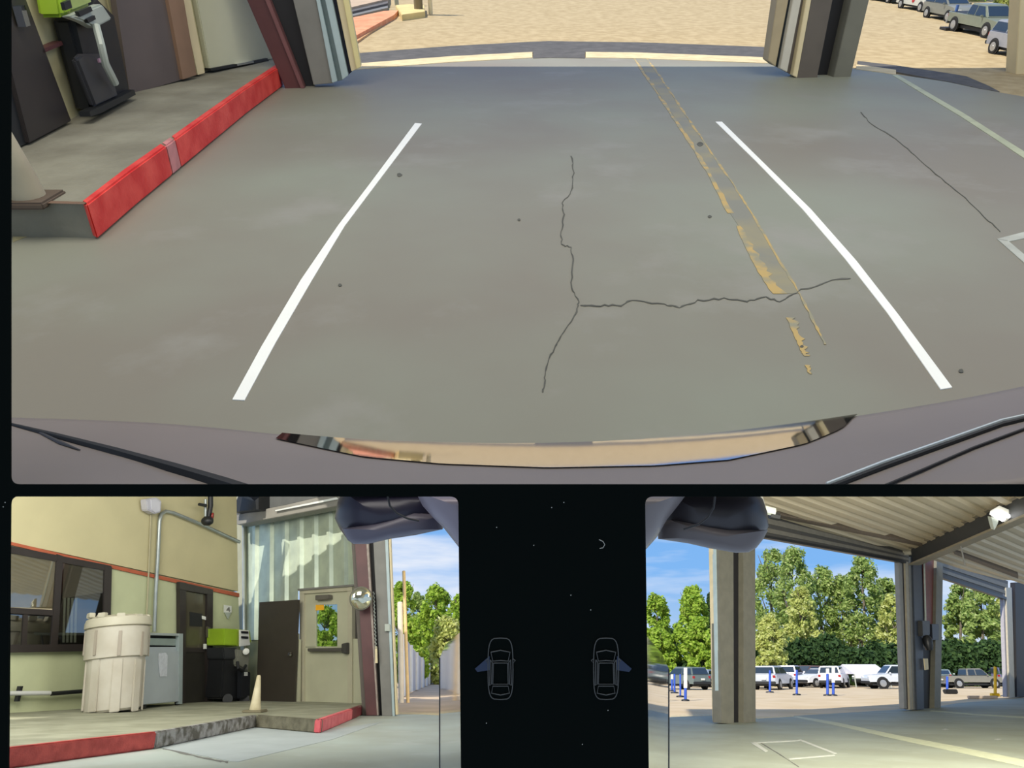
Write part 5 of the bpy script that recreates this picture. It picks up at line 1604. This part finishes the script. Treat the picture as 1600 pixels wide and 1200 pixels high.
bpost(1302, 1087, 1048, 'blue post before the white sedan, right one of a pair', .55, 4)
bpost(1480, 1080, 1060, 'blue post at the tail of the brown-grey pickup', 0, 3.5)
bpost(1033, 1096, 1056, 'blue post next to the glossy car door, lower right view', .6, 5)
yb_ = Thing('yellow_bollard', 'yellow bollard on a yellow foot near the far right column', 'bollard', RG(1555, 1089))
b_ = RG(1555, 1088)
k_ = sz(b_, 1)
yb_.part('post', MB().tube([b_, b_ + iup(1555) * 43 * k_], 2.2 * k_, 12), mat('bollard_yellow', (232, 190, 40), .5, var=.04), smooth=True)
yb_.part('foot', MB().box(b_ + Z * 2 * k_, 12 * k_, 8 * k_, 5 * k_), MATS['bollard_yellow'], bevel=.03)
one('wheel_stop', MB().box(RG(1535, 1089.5, .08), 42 * sz(RG(1535, 1089.5), 1), .3, .16), mat('stop_tan', (178, 160, 142), .8, var=.1), 'low tan concrete wheel stop beside yellow bollard', 'kerb', bevel=.03)
# person-sized stand item by the pickup
one('low_ramp', MB().box(RG(1485, 1080.5, .15), .8, .5, .3), M_blk, 'small dark box on the ground by the blue post near the pickup', 'box', bevel=.05)

# trees of the right view
def rt(px_, row, wpx, d, cols, lab, seed, n=2600, leaf=.42, shape='oval', crown0=.08, name='tree', sparse=1.0):
    ltree(px_, row, wpx, d, cols, lab, z0=0, seed=seed, name=name, shape=shape, n=n, leaf=leaf, crown0=crown0, sparse=sparse)
rt(1024, 926, 48, 95, BR, 'bright green tree beside the divider, lower right view', 41, crown0=.02)
rt(1080, 918, 62, 92, BR, 'broad bright green cone-shaped tree left of the thick column', 42, n=4200, crown0=.02)
rt(1030, 985, 50, 90, BR, 'low bright bush beside the divider, lower right view', 63, crown0=0)
rt(1092, 965, 50, 90, BR, 'low bright bush left of the thick column', 64, crown0=0)
rt(1108, 925, 34, 100, DK, 'dark slim tree hidden partly by the thick column', 43, shape='cone')
rt(1045, 985, 40, 104, DK, 'dark low tree between the two bright trees', 44)
rt(1200, 958, 46, 84, YG, 'pale yellow-green shrub tree behind the silver suv', 45, n=3600, leaf=.36, crown0=.02)
rt(1205, 856, 70, 112, MG, 'tall sparse tree just right of the thick column', 46, n=3200, leaf=.4, sparse=1.5, crown0=.15)
rt(1238, 852, 64, 106, MG, 'tall tree with an airy crown above the white car', 47, n=3400, leaf=.4, sparse=1.5, crown0=.1)
rt(1278, 880, 70, 112, MG, 'wide airy tree above the white sedan', 48, n=3400, leaf=.4, sparse=1.5, crown0=.12)
rt(1250, 915, 56, 100, YG, 'lit yellowish tree in front of the airy trees', 49, n=2600, crown0=.06)
rt(1312, 895, 56, 112, MG, 'airy tree above the grey tent', 50, n=2400, sparse=1.5)
rt(1344, 866, 64, 108, MG, 'tall tree with visible trunk above the white canopy', 51, n=2600, leaf=.4, sparse=1.6, crown0=.25)
rt(1380, 900, 60, 112, MG, 'airy tree left of the middle column', 52, n=2600, sparse=1.5, crown0=.2)
rt(1390, 925, 44, 104, YG, 'yellow-green tree left of the middle column', 53, n=2200, crown0=.05)
rt(1420, 900, 60, 112, MG, 'tree behind the middle column', 54, n=2400)
rt(1497, 905, 52, 108, MG, 'tree above the brown-grey pickup cab', 55, n=3200, crown0=.05)
rt(1530, 912, 60, 104, MG, 'broad tree above the brown-grey pickup hood', 56, n=3800, crown0=.05)
rt(1566, 930, 54, 110, YG, 'pale tree near the far right column', 57, n=3000, crown0=.05)
rt(1610, 920, 60, 110, MG, 'tree past the far right column', 58, n=2000)
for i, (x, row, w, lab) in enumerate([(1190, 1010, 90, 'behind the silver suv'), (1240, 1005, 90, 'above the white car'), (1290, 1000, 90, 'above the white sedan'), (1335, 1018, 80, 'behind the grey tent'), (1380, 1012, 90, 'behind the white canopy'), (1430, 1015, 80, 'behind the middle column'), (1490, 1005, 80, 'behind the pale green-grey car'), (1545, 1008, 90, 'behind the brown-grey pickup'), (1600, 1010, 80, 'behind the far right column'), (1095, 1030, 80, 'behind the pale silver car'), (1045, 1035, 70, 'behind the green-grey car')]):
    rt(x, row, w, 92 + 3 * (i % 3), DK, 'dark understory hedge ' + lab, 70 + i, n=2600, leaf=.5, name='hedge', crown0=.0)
